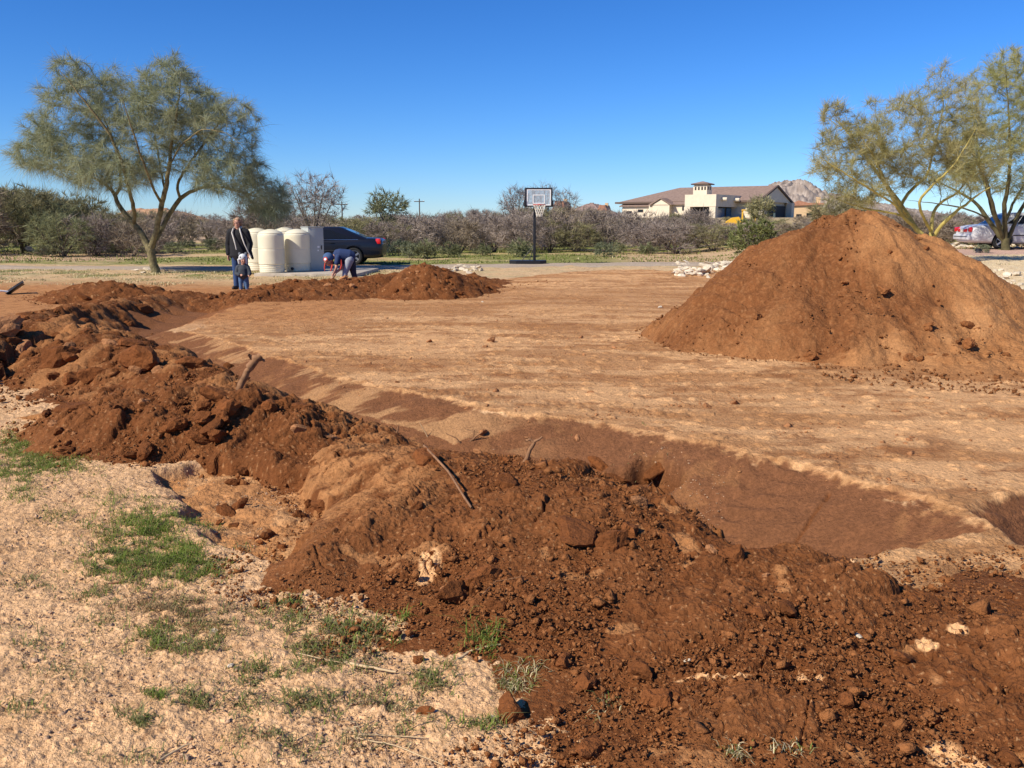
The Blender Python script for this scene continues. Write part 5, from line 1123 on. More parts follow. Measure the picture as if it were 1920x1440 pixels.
# ------------------------------------------------------------------ cars
M_GLASS = mat('tinted_glass', (.010, .012, .016), .08, spec=.25)
M_TYRE = mat('tyre_rubber', (.018, .018, .018), .85)
M_RIM = mat('alloy_rim', (.55, .55, .56), .3, metal=.8)
M_RED = mat('red_lamp', (.55, .012, .015), .2, coat=.6)
M_LAMP = mat('clear_lamp', (.7, .7, .7), .15, coat=.6)
M_NAVY = mat('dark_blue_grey_paint', (.009, .010, .016), .3, metal=.0, coat=.25)
M_SILV = mat('silver_paint', (.62, .62, .62), .4, metal=.0, coat=.3)
M_CHROME = mat('chrome', (.7, .7, .72), .15, metal=1)
M_PLATE = mat('plate', (.75, .72, .6), .5)
def car(label, paint, st, gh, wheels, loc, rz, lamps, name='parked_car', belt=None, wheel_r=.33):
    e = empty(name, loc, rz, label, 'car')
    secs = []
    for (x, zb, zs, zt, w) in st:
        half = [(0, zb), (w*.80, zb), (w*.955, zb+.07), (w*.99, zb+.22), (w, (zb+zs)/2+.1), (w*.985, zs-.03), (w*.95, (zs+zt)/2), (w*.86, zt-.004), (w*.45, zt+.014)]
        pts = [(x, y, z) for y, z in half]+[(x, 0, zt+.02)]+[(x, -y, z) for y, z in half[:0:-1]]
        secs.append(pts)
    bm = bmesh.new(); R_ = [[bm.verts.new(p) for p in s] for s in secs]; n = len(R_[0])
    for a, b in zip(R_, R_[1:]):
        for i in range(n): bm.faces.new((a[i], a[(i+1) % n], b[(i+1) % n], b[i]))
    bm.faces.new(R_[0][::-1]); bm.faces.new(R_[-1]); bmesh.ops.recalc_face_normals(bm, faces=bm.faces)
    body = mesh_bm('tmp', bm, paint); cutters = []
    sub = body.modifiers.new('s', 'SUBSURF'); sub.levels = 2
    for wx in wheels:
        for sy_ in (-1, 1):
            bm = bmesh.new(); bmesh.ops.create_cone(bm, cap_ends=True, segments=32, radius1=wheel_r+.055, radius2=wheel_r+.055, depth=.42)
            bmesh.ops.transform(bm, matrix=Matrix.Translation((wx, sy_*.86, wheel_r+.02)) @ Matrix.Rotation(math.radians(90), 4, 'X'), verts=bm.verts)
            c = mesh_bm('cut', bm, M_DK, smooth=False); cutters.append(c); md = body.modifiers.new('b', 'BOOLEAN'); md.operation = 'DIFFERENCE'; md.object = c; md.solver = 'EXACT'
    b2 = evaluated(body, 'body', [paint, M_DK], e)
    for c in cutters: bpy.data.objects.remove(c)
    # greenhouse
    (xr0, xf0, wb, zb), (xr1, xf1, wr, zr) = gh
    def ring(xr, xf, w, z): return [Vector((xr, -w*.88, z)), Vector((xr+.12, -w, z)), Vector((xf-.15, -w, z)), Vector((xf, -w*.85, z)), Vector((xf, w*.85, z)), Vector((xf-.15, w, z)), Vector((xr+.12, w, z)), Vector((xr, w*.88, z))]
    A = ring(xr0, xf0, wb, zb); B = ring(xr1, xf1, wr, zr); Cc = ring(xr1+.15, xf1-.12, wr*.82, zr+.045)
    bm = bmesh.new(); rr = [[bm.verts.new(p) for p in q] for q in (A, B, Cc)]
    for a, b in zip(rr, rr[1:]):
        for i in range(8): bm.faces.new((a[i], a[(i+1) % 8], b[(i+1) % 8], b[i]))
    bm.faces.new(rr[-1]); bmesh.ops.recalc_face_normals(bm, faces=bm.faces); mesh_bm('roof', bm, paint, e, ang=.9)
    def panel(nm, a0, a1, b1, b0, s0, s1, t0, t1, m=M_GLASS, off=.006):
        f = lambda s, t: (a0.lerp(a1, s)).lerp(b0.lerp(b1, s), t)
        nrm = (a1-a0).cross(b0-a0).normalized(); c = (a0+a1+b0+b1)/4
        if nrm.dot(c-Vector(((xr0+xf0)/2, 0, (zb+zr)/2))) < 0: nrm = -nrm
        P = [f(*q)+nrm*off for q in s0] if isinstance(s0, list) else [f(s0, t0)+nrm*off, f(s1, t0)+nrm*off, f(s1, t1)+nrm*off, f(s0, t1)+nrm*off]
        bm = bmesh.new(); poly(bm, P); return mesh_bm(nm, bm, m, e, False)
    panel('windscreen', A[3], A[4], B[4], B[3], .04, .96, .06, .93); panel('rear_window', A[0], A[7], B[7], B[0], .05, .95, .12, .90)
    for (i, j) in ((1, 2), (6, 5)):
        for q in belt: panel('side_window', A[i], A[j], B[j], B[i], q, 0, 0, 0)
    # wheels
    for wx in wheels:
        for s in (-1, 1):
            w = empty('wheel', (wx, s*.80, wheel_r)); w.parent = e; w.rotation_euler = (math.radians(90)*(1 if s < 0 else -1), 0, 0)
            bm = bmesh.new(); r = wheel_r; lathe(bm, [(r*.66, -.09), (r*.9, -.11), (r*.985, -.09), (r, -.03), (r, .03), (r*.985, .09), (r*.9, .11), (r*.70, .105), (r*.68, .08), (r*.66, -.02)], 36)
            t = mesh_bm('tyre', bm, M_TYRE, w)
            bm = bmesh.new(); lathe(bm, [(r*.69, .095), (r*.66, .10), (r*.62, .05), (r*.60, .02)], 36); lathe(bm, [(0, .085), (.05, .085), (.065, .07), (.065, .03), (0, .03)], 18)
            for k in range(5):
                a = k*2*math.pi/5; box(bm, (math.cos(a)*r*.36, math.sin(a)*r*.36, .058), (r*.58, .062, .026), Euler((0, 0, a)))
            mesh_bm('rim', bm, M_RIM, w, ang=.5)
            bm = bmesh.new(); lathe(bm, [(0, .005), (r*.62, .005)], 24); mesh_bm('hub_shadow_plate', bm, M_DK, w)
    for (nm, c, s, m, rot) in lamps: boxo(nm, c, s, m, e, min(s)*.25, Euler(rot) if rot else None)
    return e
imp_st = [(-2.52,.34,.70,.80,.60),(-2.50,.30,.78,.93,.74),(-2.42,.26,.84,1.00,.84),(-2.1,.24,.88,1.03,.90),(-1.5,.22,.90,1.02,.925),(-.8,.20,.90,.98,.93),(.2,.20,.89,.96,.93),(1.0,.20,.87,.95,.925),(1.6,.22,.82,.90,.91),(2.1,.24,.74,.82,.87),(2.38,.26,.64,.72,.78),(2.48,.32,.58,.64,.66)]
pb = hit(663, 497)
car('dark blue-grey sedan parked behind the drums and the bending child', M_NAVY, imp_st, ((-2.02, 1.15, .84, .965), (-.98, .42, .66, 1.40)), (-1.42, 1.42), (pb.x-1.42, pb.y+.80, pb.z), math.pi+.03,
    [('tail_lamp', (-2.36, -.80, .90), (.20, .10, .20), M_RED, (0, 0, .35)), ('tail_lamp', (-2.36, .80, .90), (.20, .10, .20), M_RED, (0, 0, -.35)), ('headlight', (2.30, -.66, .64), (.22, .24, .12), M_LAMP, (0, 0, -.4)), ('headlight', (2.30, .66, .64), (.22, .24, .12), M_LAMP, (0, 0, .4)),
     ('bumper_trim', (-2.46, 0, .80), (.12, 1.36, .03), M_CHROME, None), ('door_handle', (-.62, .925, .84), (.16, .03, .03), M_NAVY, None), ('door_handle', (.45, .925, .84), (.16, .03, .03), M_NAVY, None), ('side_trim', (-.1, .932, .55), (2.2, .014, .035), M_DK, None), ('side_trim', (-.1, -.932, .55), (2.2, .014, .035), M_DK, None),
     ('belt_trim', (-.25, .86, .965), (2.7, .02, .018), M_CHROME, None), ('side_mirror', (.78, .98, 1.0), (.12, .2, .13), M_NAVY, None), ('side_mirror', (.78, -.98, 1.0), (.12, .2, .13), M_NAVY, None)],
    belt=[[(.15, .10), (.33, .10), (.33, .80), (.30, .78)], [(.345, .10), (.62, .10), (.62, .86), (.345, .84)], [(.64, .10), (.95, .10), (.86, .86), (.64, .86)]])
mar_st = [(-2.72,.36,.66,.72,.70),(-2.70,.32,.74,.84,.82),(-2.60,.28,.82,.93,.92),(-2.2,.26,.86,.99,.96),(-1.5,.24,.88,1.02,.98),(-.8,.23,.88,1.0,.985),(.3,.22,.87,.97,.985),(1.1,.22,.85,.95,.98),(1.8,.24,.82,.92,.96),(2.4,.26,.76,.84,.92),(2.6,.28,.70,.76,.86),(2.66,.34,.62,.66,.78)]
ps = hit(1888, 469)
yaw = math.radians(-8)
cx = ps.x+1.5*math.cos(yaw)+.85*math.sin(-yaw)*-1; cy = ps.y+1.5*math.sin(yaw)+.85*math.cos(yaw)
car('silver sedan seen from behind on the drive behind the dark-trunked tree', M_SILV, mar_st, ((-1.95, 1.25, .86, .97), (-1.22, .50, .70, 1.42)), (-1.5, 1.45), (cx, cy, ps.z), yaw,
    [('tail_lamp', (-2.66, -.66, .80), (.12, .44, .19), M_RED, (0, 0, -.18)), ('tail_lamp', (-2.66, .66, .80), (.12, .44, .19), M_RED, (0, 0, .18)), ('reflector_strip', (-2.715, -.32, .77), (.06, .36, .13), M_RED, None), ('reflector_strip', (-2.715, .34, .77), (.06, .30, .13), M_RED, None),
     ('licence_plate', (-2.745, .0, .755), (.02, .31, .16), M_PLATE, None), ('bumper', (-2.70, 0, .50), (.16, 1.72, .22), M_SILV, None), ('bumper_trim', (-2.785, 0, .52), (.012, 1.5, .025), M_DK, None), ('headlight', (2.55, -.7, .72), (.16, .34, .14), M_LAMP, None), ('headlight', (2.55, .7, .72), (.16, .34, .14), M_LAMP, None),
     ('side_trim', (0, -.988, .58), (2.3, .014, .04), M_DK, None), ('door_handle', (-.45, -.985, .84), (.15, .03, .03), M_CHROME, None), ('door_handle', (.6, -.985, .84), (.15, .03, .03), M_CHROME, None), ('side_mirror', (.95, -1.03, 1.0), (.12, .2, .13), M_SILV, None)],
    belt=[[(.12, .12), (.26, .12), (.26, .84), (.17, .82)], [(.275, .12), (.60, .12), (.60, .88), (.275, .86)], [(.62, .12), (.95, .12), (.86, .88), (.62, .88)]], wheel_r=.34)

# ------------------------------------------------------------------ basketball hoop
M_BLK = mat('black_steel', (.012, .012, .014), .4); M_ORG = mat('orange_red_rim', (.62, .10, .05), .5); M_NET = mat('net_cord', (.75, .70, .6), .8)
ml = bpy.data.materials.new('clear_board'); ml.use_nodes = True; nt = ml.node_tree; b_ = nt.nodes['Principled BSDF']; b_.inputs['Base Color'].default_value = (.45, .5, .55, 1); b_.inputs['Roughness'].default_value = .1
tr_ = nt.nodes.new('ShaderNodeBsdfTransparent'); mx_ = nt.nodes.new('ShaderNodeMixShader'); mx_.inputs[0].default_value = .42; nt.links.new(tr_.outputs[0], mx_.inputs[1]); nt.links.new(b_.outputs[0], mx_.inputs[2]); nt.links.new(mx_.outputs[0], nt.nodes['Material Output'].inputs[0])
hp = hit(1002, 496); K = hp.y/FPX
e = empty('basketball_hoop', hp, 0, 'portable black basketball hoop with clear backboard standing at the drive edge', 'basketball hoop')
bx = (1009-1002)*K; bz0 = (496-391)*K; bz1 = (496-357)*K; bw = 50*K; bc = (bz0+bz1)/2; bh = bz1-bz0; fy = -.30
bm = bmesh.new()
for s in (-1, 1): box(bm, (bx+s*(bw/2-.03), fy, bc), (.06, .05, bh), bev=.008)
for s in (-1, 1): box(bm, (bx, fy, bc+s*(bh/2-.025)), (bw-.12, .05, .05), bev=.006)
mesh_bm('board_frame', bm, M_BLK, e)
boxo('backboard', (bx, fy, bc), (bw-.12, .012, bh-.10), ml, e)
bm = bmesh.new(); iw = bw-.16; ih = bh-.14
for s in (-1, 1): box(bm, (bx+s*(iw/2), fy-.010, bc), (.04, .004, ih+.04)); box(bm, (bx, fy-.010, bc+s*ih/2), (iw-.04, .004, .04))
sqw, sqh, sqz = .42, .30, bz0+.11+.17
for s in (-1, 1): box(bm, (bx+s*sqw/2, fy-.011, sqz), (.03, .004, sqh)); box(bm, (bx, fy-.013, sqz+s*sqh/2), (sqw+.03, .004, .03))
mesh_bm('board_lines', bm, M_WHITE, e, smooth=False)
bm = bmesh.new()
for s in (-1, 1): box(bm, (bx+s*.22, fy+.05, bc), (.05, .04, bh-.08))
for s in (-1, 1): box(bm, (bx+.0, fy+.16, bc+s*.12), (.06, .30, .05))
mesh_bm('board_bracket', bm, M_BLK, e)
b = MB(); pts = [(0, 0, 0), (0, -.02, bz0*.55), (0, -.02, bz0+.15)]; b.tube(pts, (.055, .05, .045), 12); b.tube([(0, -.02, bz0*.9), (0, .18, bz0+.35), (0, .10, bz1-.1)], (.03, .03, .03), 8)
b.build('pole', M_BLK, e)
b = MB()
for s in (-1, 1): b.tube([(s*.15-.35, -.1, .12), (0, 0, .75)], (.014, .014), 6)
b.build('brace', M_BLK, e)
bm = bmesh.new(); prism(bm, [(-.95, -.28), (-.7, -.42), (.2, -.42), (.45, -.2), (.45, .2), (.2, .42), (-.7, .42), (-.95, .28)], 'z', .0, .16); mesh_bm('water_base', bm, M_BLK, e, ang=.3)
rz = bz0+.07; rc = Vector((bx+.02, fy-.32, rz)); R_ = .228; b = MB(); th = np.linspace(0, 2*np.pi, 33); b.tube([(rc.x+R_*math.cos(t), rc.y+R_*math.sin(t), rc.z) for t in th], [.012]*33, 6)
b.tube([(rc.x, fy, rz), (rc.x, fy-.1, rz)], (.05, .04), 6); b.build('rim', M_ORG, e)
b = MB()
for k in range(12):
    for s in (-1, 1):
        a0 = k*2*np.pi/12; P = []
        for i in range(7):
            f = i/6; rr = R_*(1-.55*f**.8); a = a0+s*f*1.1; P.append((rc.x+rr*math.cos(a), rc.y+rr*math.sin(a), rz-.01-.42*f))
        b.tube(P, [.008]*7, 4)
b.build('net', M_NET, e)
boxo('corner_pad', (bx-bw/2+.01, fy-.005, bz0+.12), (.10, .08, .24), M_BLK, e, .02); boxo('corner_pad', (bx+bw/2-.01, fy-.005, bz0+.12), (.10, .08, .24), M_BLK, e, .02)

# ------------------------------------------------------------------ people
M_SKIN = mat('skin', (.52, .27, .18), .6); M_JKT = mat('black_cardigan', (.012, .012, .014), .9, bump=.004, bscale=60); M_JEAN = mat('blue_jeans', (.025, .055, .14), .85, noise=.25, nscale=12)
M_HAIR = mat('blond_hair', (.30, .19, .10), .7, noise=.3, nscale=40); M_SCARF = mat('cream_trim', (.55, .51, .44), .8); M_SHOE = mat('dark_shoe', (.03, .025, .02), .6)
M_GREY = mat('charcoal_sweater', (.045, .052, .062), .9, noise=.2, nscale=20); M_HATW = mat('white_fleece', (.62, .62, .60), .9); M_HATG = mat('grey_fleece', (.16, .17, .18), .9)
M_NAV = mat('navy_shirt', (.02, .04, .11), .85); M_BEAN = mat('blue_beanie', (.05, .10, .20), .9); M_REDC = mat('red_cloth', (.50, .05, .03), .8); M_PANT = mat('dark_trousers', (.03, .03, .045), .9); M_LG = mat('light_grey_trousers', (.30, .32, .36), .9); M_LJ = mat('light_blue_jeans', (.07, .13, .24), .85, noise=.2, nscale=20)
M_TEE = mat('dark_teal_shirt', (.02, .035, .05), .9)
def capsule(bm, a, b, r1, r2, sx=1.0, n=14):
    a = Vector(a); b = Vector(b); d = b-a; L = max(d.length, 1e-4); q = d.to_track_quat('Z', 'Y').to_matrix().to_4x4()
    prof = [(0, -r1), (r1*.7, -r1*.7), (r1, 0), (r1*.5+r2*.5, L*.5), (r2, L), (r2*.7, L+r2*.7), (0, L+r2)]
    t = bmesh.new(); lathe(t, prof, n); bmesh.ops.transform(t, matrix=Matrix.Translation(a) @ q @ Matrix.Diagonal((sx, 1, 1, 1)), verts=t.verts); me = bpy.data.meshes.new('t'); t.to_mesh(me); t.free(); bm.from_mesh(me); bpy.data.meshes.remove(me)
def ellip(bm, c, r, rot=None):
    t = bmesh.new(); bmesh.ops.create_icosphere(t, subdivisions=3, radius=1.0)
    M = Matrix.Translation(c) @ (Euler(rot).to_matrix().to_4x4() if rot else Matrix()) @ Matrix.Diagonal((*r, 1)); bmesh.ops.transform(t, matrix=M, verts=t.verts); me = bpy.data.meshes.new('t'); t.to_mesh(me); t.free(); bm.from_mesh(me); bpy.data.meshes.remove(me)
def fuse(name, build, m, parent, vox=.009, smooth=3):
    bm = bmesh.new(); build(bm); o = mesh_bm('tmp', bm, m)
    r = o.modifiers.new('r', 'REMESH'); r.mode = 'VOXEL'; r.voxel_size = vox; r.use_smooth_shade = True
    s = o.modifiers.new('s', 'SMOOTH'); s.iterations = smooth; s.factor = .5
    return evaluated(o, name, m, parent)
def hand(bm, w, d, side, s=1.0, curl=.5):
    """palm plus five fingers from the wrist w along direction d"""
    w = Vector(w); d = Vector(d).normalized(); sd = Vector(side).normalized(); nn = d.cross(sd)
    p = w+d*.075*s
    for k, o_ in enumerate((-.027, -.009, .009, .027)): capsule(bm, w+d*.01*s+sd*o_*.6*s, p+sd*o_*s, .013*s, .012*s, n=8)
    for k, (o_, l) in enumerate(((-.030, .062), (-.010, .074), (.010, .070), (.029, .054))):
        q = p+sd*o_*s; m1 = q+(d*(1-curl*.25)+nn*curl*.5)*l*.5*s; m2 = m1+(d*(1-curl*.7)+nn*curl)*l*.5*s
        capsule(bm, q, m1, .0095*s, .0085*s, n=8); capsule(bm, m1, m2, .0085*s, .007*s, n=8)
    t0 = w+d*.025*s-sd*.03*s; t1 = t0+(d*.7-sd*.6+nn*.3).normalized()*.035*s; capsule(bm, t0, t1, .012*s, .010*s, n=8); capsule(bm, t1, t1+(d*.9+nn*.4).normalized()*.03*s, .010*s, .008*s, n=8)
def head(bm, c, s, f):
    """head centre c, scale s (1 = adult), facing direction f"""
    c = Vector(c); f = Vector(f).normalized(); u = Vector((0, 0, 1)); u = (u-f*u.dot(f)).normalized() if abs(f.z) < .95 else Vector((0, 1, 0)); r = f.cross(u)
    M = Matrix((r, f, u)).transposed().to_euler()
    def P(a, b, d): return c+r*a*s+f*b*s+u*d*s
    ellip(bm, P(0, -.008, .02), (.074*s, .094*s, .092*s), M); ellip(bm, P(0, .022, -.045), (.056*s, .066*s, .062*s), M); ellip(bm, P(0, .055, -.085), (.026*s, .024*s, .022*s), M)
    capsule(bm, P(0, .088, .012), P(0, .106, -.022), .009*s, .013*s, n=8); ellip(bm, P(0, .086, -.055), (.024*s, .010*s, .007*s), M)
    for k in (-1, 1): ellip(bm, P(k*.076, -.008, -.005), (.010*s, .020*s, .030*s), M); ellip(bm, P(k*.036, .070, -.022), (.022*s, .018*s, .018*s), M); ellip(bm, P(k*.030, .082, .030), (.018*s, .008*s, .006*s), M)
# woman
wp = at_dist(452, 531, 22.6); wz = H0(wp.x, wp.y)+.0
tz = CAM_H+(415.3-408)*22.6/FPX; hgt = tz-wz; ks = hgt/1.67
E_ = empty('person', (wp.x, wp.y, wz), math.radians(-6), 'standing woman with blond hair, glasses, black cardigan with cream edging and blue jeans', 'person'); E_.scale = (ks,)*3
F_ = (.12, -1, 0)
def b_w(bm):
    head(bm, (.0, -.02, 1.545), 1.08, F_); capsule(bm, (0, 0, 1.34), (0, -.01, 1.48), .062, .055)
    capsule(bm, (0, 0, .95), (0, 0, 1.28), .13, .12, 1.2)
    for s in (-1, 1):
        capsule(bm, (s*.10, 0, .86), (s*.11, 0, .46), .085, .055); capsule(bm, (s*.11, 0, .46), (s*.12, .02, .09), .052, .035); capsule(bm, (s*.12, .02, .045), (s*.13, -.14, .035), .04, .03)
    capsule(bm, (-.19, 0, 1.33), (-.27, .02, 1.04), .05, .042); capsule(bm, (-.27, .02, 1.04), (-.25, -.05, .80), .038, .026); hand(bm, (-.25, -.05, .79), (.02, -.05, -1), (.2, 1, 0), 1.0, .5)
    capsule(bm, (.19, 0, 1.33), (.27, .0, 1.06), .05, .042); capsule(bm, (.27, .0, 1.06), (.27, -.12, .84), .038, .026); hand(bm, (.27, -.12, .83), (.05, -.3, -1), (-.2, 1, 0), 1.0, .5)
fuse('body', b_w, M_SKIN, E_, .006, 2)
def b_j(bm):
    capsule(bm, (0, .01, .86), (0, .01, 1.27), .155, .145, 1.42, 20); capsule(bm, (-.16, 0, 1.34), (.16, 0, 1.34), .085, .085); capsule(bm, (0, .0, .78), (0, .01, .95), .155, .16, 1.35, 20)
    capsule(bm, (-.19, 0, 1.33), (-.275, .02, 1.04), .085, .07); capsule(bm, (-.275, .02, 1.04), (-.255, -.045, .83), .068, .055)
    capsule(bm, (.19, 0, 1.33), (.275, .0, 1.06), .085, .07); capsule(bm, (.275, 0, 1.06), (.275, -.11, .86), .068, .055)
    capsule(bm, (.20, .02, 1.0), (.30, .04, .72), .07, .03); ellip(bm, (-.16, .02, .78), (.08, .13, .08))
fuse('cardigan', b_j, M_JKT, E_, .012, 4)
def b_t(bm):
    for s in (-1, 1): capsule(bm, (s*.09, 0, .84), (s*.11, 0, .46), .115, .078); capsule(bm, (s*.11, 0, .46), (s*.12, .02, .07), .075, .068)
    ellip(bm, (0, .01, .86), (.19, .14, .12))
fuse('jeans', b_t, M_JEAN, E_, .010, 3)
def b_h(bm):
    ellip(bm, (0, .012, 1.585), (.092, .108, .085)); ellip(bm, (0, .045, 1.545), (.092, .08, .085)); capsule(bm, (-.06, -.065, 1.61), (.05, -.08, 1.62), .03, .028)
    for s in (-1, 1): ellip(bm, (s*.083, .005, 1.545), (.026, .06, .085))
fuse('hair', b_h, M_HAIR, E_, .008, 2)
b = MB()
for s, P in ((-1, [(-.075, -.09, 1.41), (-.085, -.165, 1.32), (-.03, -.215, 1.18), (.01, -.235, 1.05), (.03, -.235, .93)]), (1, [(.075, -.09, 1.41), (.12, -.16, 1.34), (.17, -.20, 1.2), (.22, -.20, 1.05), (.29, -.18, .88), (.34, -.15, .76)])):
    b.tube(P, np.linspace(.018, .012, len(P)), 8)
b.tube([(-.075, -.09, 1.41), (-.05, .06, 1.45), (.05, .06, 1.45), (.075, -.09, 1.41)], [.03]*4, 8); b.build('cream_edging', M_SCARF, E_)
b = MB()
for s in (-1, 1):
    th = np.linspace(0, 2*np.pi, 13); b.tube([(s*.036+.026*math.cos(t)+.012, -.123, 1.548+.019*math.sin(t)) for t in th], [.0035]*13, 5); b.tube([(s*.062+.012, -.12, 1.552), (s*.086, 0, 1.552)], [.003]*2, 4)
b.tube([(-.004, -.125, 1.55), (.028, -.125, 1.55)], [.003]*2, 4); b.build('glasses', M_SHOE, E_)
def b_s(bm):
    for s in (-1, 1): capsule(bm, (s*.12, .03, .045), (s*.13, -.15, .035), .05, .042)
fuse('shoes', b_s, M_SHOE, E_, .009, 2)
# toddler in a furry eared hat
tp = at_dist(457, 533, 21.9); tz0 = H0(tp.x, tp.y); hgt = CAM_H-(468-415.3)*21.9/FPX-tz0; ks = hgt/1.0
E_ = empty('person', (tp.x, tp.y, tz0), math.radians(8), 'toddler in a white eared hat and charcoal sweater in front of the woman', 'person'); E_.scale = (ks,)*3
def b_b(bm):
    head(bm, (.02, -.02, .80), .95, (.35, -1, -.15)); capsule(bm, (0, 0, .60), (0, 0, .72), .045, .04); capsule(bm, (0, 0, .42), (0, 0, .58), .09, .085)
    for s in (-1, 1): capsule(bm, (s*.06, 0, .38), (s*.07, 0, .20), .055, .04); capsule(bm, (s*.07, 0, .20), (s*.075, .01, .05), .038, .028); capsule(bm, (s*.075, .01, .03), (s*.08, -.08, .025), .028, .022)
    capsule(bm, (-.12, 0, .60), (-.15, -.05, .46), .035, .03); capsule(bm, (-.15, -.05, .46), (-.06, -.15, .42), .028, .022); hand(bm, (-.055, -.155, .42), (.8, -.4, 0), (0, 0, 1), .6)
    capsule(bm, (.12, 0, .60), (.16, -.05, .46), .035, .03); capsule(bm, (.16, -.05, .46), (.16, -.17, .40), .028, .022); hand(bm, (.16, -.175, .40), (.4, -.8, -.1), (0, 0, 1), .6)
fuse('body', b_b, M_SKIN, E_, .006, 2)
def b_sw(bm):
    capsule(bm, (0, 0, .40), (0, 0, .57), .125, .115, 1.15, 16); capsule(bm, (-.10, 0, .62), (.10, 0, .62), .06, .06)
    capsule(bm, (-.12, 0, .61), (-.165, -.05, .45), .058, .05); capsule(bm, (-.165, -.05, .45), (-.08, -.145, .42), .048, .04); capsule(bm, (.12, 0, .61), (.175, -.05, .45), .058, .05); capsule(bm, (.175, -.05, .45), (.165, -.15, .41), .048, .04)
fuse('sweater', b_sw, M_GREY, E_, .009, 3)
def b_tr(bm):
    for s in (-1, 1): capsule(bm, (s*.055, 0, .37), (s*.07, 0, .20), .075, .055); capsule(bm, (s*.07, 0, .20), (s*.075, .01, .05), .053, .046)
fuse('jeans', b_tr, M_LJ, E_, .009, 3)
def b_hat(bm): ellip(bm, (.012, .005, .85), (.105, .115, .10)); ellip(bm, (.0, .05, .80), (.10, .08, .10)); capsule(bm, (-.09, -.04, .80), (-.085, -.03, .70), .03, .02); capsule(bm, (.10, -.05, .80), (.10, -.04, .70), .03, .02)
fuse('eared_hat', b_hat, M_HATW, E_, .008, 2)
def b_ear(bm):
    for s in (-1, 1): ellip(bm, (s*.075+.012, .0, .945), (.036, .018, .042))
fuse('ears', b_ear, M_HATG, E_, .006, 1)
def b_mk(bm): ellip(bm, (-.03, -.075, .865), (.03, .035, .026)); ellip(bm, (.065, -.078, .86), (.028, .035, .024))
fuse('dark_patch', b_mk, M_HATG, E_, .006, 1)
# boy bending over with a shovel
kp = at_dist(646, 523, 21.6); kz = H0(kp.x, kp.y); top = CAM_H-(464-415.3)*21.6/FPX; kz2 = min(kz+.25, top-.70); ks = (top-kz2)/.76
kz2 = max(kz, top_z(kp.x, kp.y)-.02); ks = (top-kz2)/.76
E_ = empty('person', (kp.x, kp.y, kz2), math.radians(4), 'child in a blue beanie and navy shirt bending forward to dig behind the dark bank', 'person'); E_.scale = (ks,)*3
def b_c(bm):
    head(bm, (-.27, -.10, .55), .92, (-.55, -.5, -.75)); capsule(bm, (-.13, -.02, .64), (-.20, -.06, .60), .042, .04); capsule(bm, (.08, .04, .64), (-.10, -.01, .66), .10, .09)
    capsule(bm, (.10, -.03, .56), (.02, -.04, .32), .06, .042); capsule(bm, (.02, -.04, .32), (-.01, -.04, .05), .038, .026); capsule(bm, (-.01, -.04, .03), (-.09, -.06, .02), .028, .022)
    capsule(bm, (.10, .08, .56), (.16, .06, .30), .06, .042); capsule(bm, (.16, .06, .30), (.24, .06, .03), .038, .026); capsule(bm, (.24, .06, .025), (.17, .03, .015), .028, .022)
    capsule(bm, (-.10, -.10, .58), (-.13, -.14, .42), .036, .03); capsule(bm, (-.13, -.14, .42), (-.20, -.14, .28), .028, .021); hand(bm, (-.20, -.14, .27), (-.4, 0, -1), (0, 1, 0), .7, .9)
    capsule(bm, (-.06, .08, .58), (-.02, -.05, .42), .036, .03); capsule(bm, (-.02, -.05, .42), (-.13, -.12, .33), .028, .021); hand(bm, (-.13, -.12, .325), (-.6, -.1, -.6), (0, 1, 0), .7, .9)
fuse('body', b_c, M_SKIN, E_, .006, 2)
def b_sh(bm): capsule(bm, (.10, .03, .62), (-.09, .0, .65), .125, .115, 1, 16); capsule(bm, (-.10, -.10, .60), (-.12, -.13, .50), .055, .048); capsule(bm, (-.06, .09, .60), (-.04, .0, .48), .055, .048)
fuse('navy_shirt', b_sh, M_NAV, E_, .009, 3)
def b_p1(bm): capsule(bm, (.11, -.03, .56), (.02, -.04, .32), .085, .056); capsule(bm, (.02, -.04, .32), (-.01, -.04, .06), .054, .042)
def b_p2(bm): capsule(bm, (.12, .07, .57), (.165, .06, .30), .088, .056); capsule(bm, (.165, .06, .30), (.24, .06, .05), .054, .042)
fuse('trousers', b_p2, M_PANT, E_, .009, 3); fuse('trouser_leg', b_p1, M_LG, E_, .009, 3)
def b_bn(bm): ellip(bm, (-.275, -.09, .60), (.10, .10, .095), (0, .3, 0)); 
fuse('beanie', b_bn, M_BEAN, E_, .007, 1)
bm = bmesh.new(); bmesh.ops.create_cone(bm, cap_ends=True, segments=24, radius1=.042, radius2=.042, depth=.006); o = mesh_bm('badge', bm, M_REDC, E_); o.location = (-.315, -.195, .575); o.rotation_euler = (math.radians(80), 0, math.radians(-20))
bm = bmesh.new(); bmesh.ops.create_cone(bm, cap_ends=True, segments=24, radius1=.024, radius2=.024, depth=.006); o = mesh_bm('badge_centre', bm, M_WHITE, E_); o.location = (-.317, -.201, .575); o.rotation_euler = (math.radians(80), 0, math.radians(-20))
b = MB(); b.tube([(-.20, -.12, .55), (-.20, -.17, .45), (-.23, -.17, .35)], (.018, .018, .01), 6); b.tube([(-.04, -.11, .56), (-.03, -.13, .45), (-.06, -.13, .38)], (.018, .018, .01), 6); b.tube([(-.33, -.15, .50), (-.34, -.16, .42), (-.34, -.16, .36)], (.014, .014, .008), 6); b.build('red_straps', M_REDC, E_)
M_STEEL = mat('worn_steel', (.10, .095, .09), .5, metal=.6, noise=.3)
E2_ = empty('shovel', (kp.x-.20*ks, kp.y-.14*ks, kz2), 0, 'short shovel held by the bending child', 'shovel')
b = MB(); b.tube([(.10, .04, .42), (0, 0, .24), (-.18, -.02, .02)], (.014, .014, .014), 8); b.build('handle', M_WOOD, E2_)
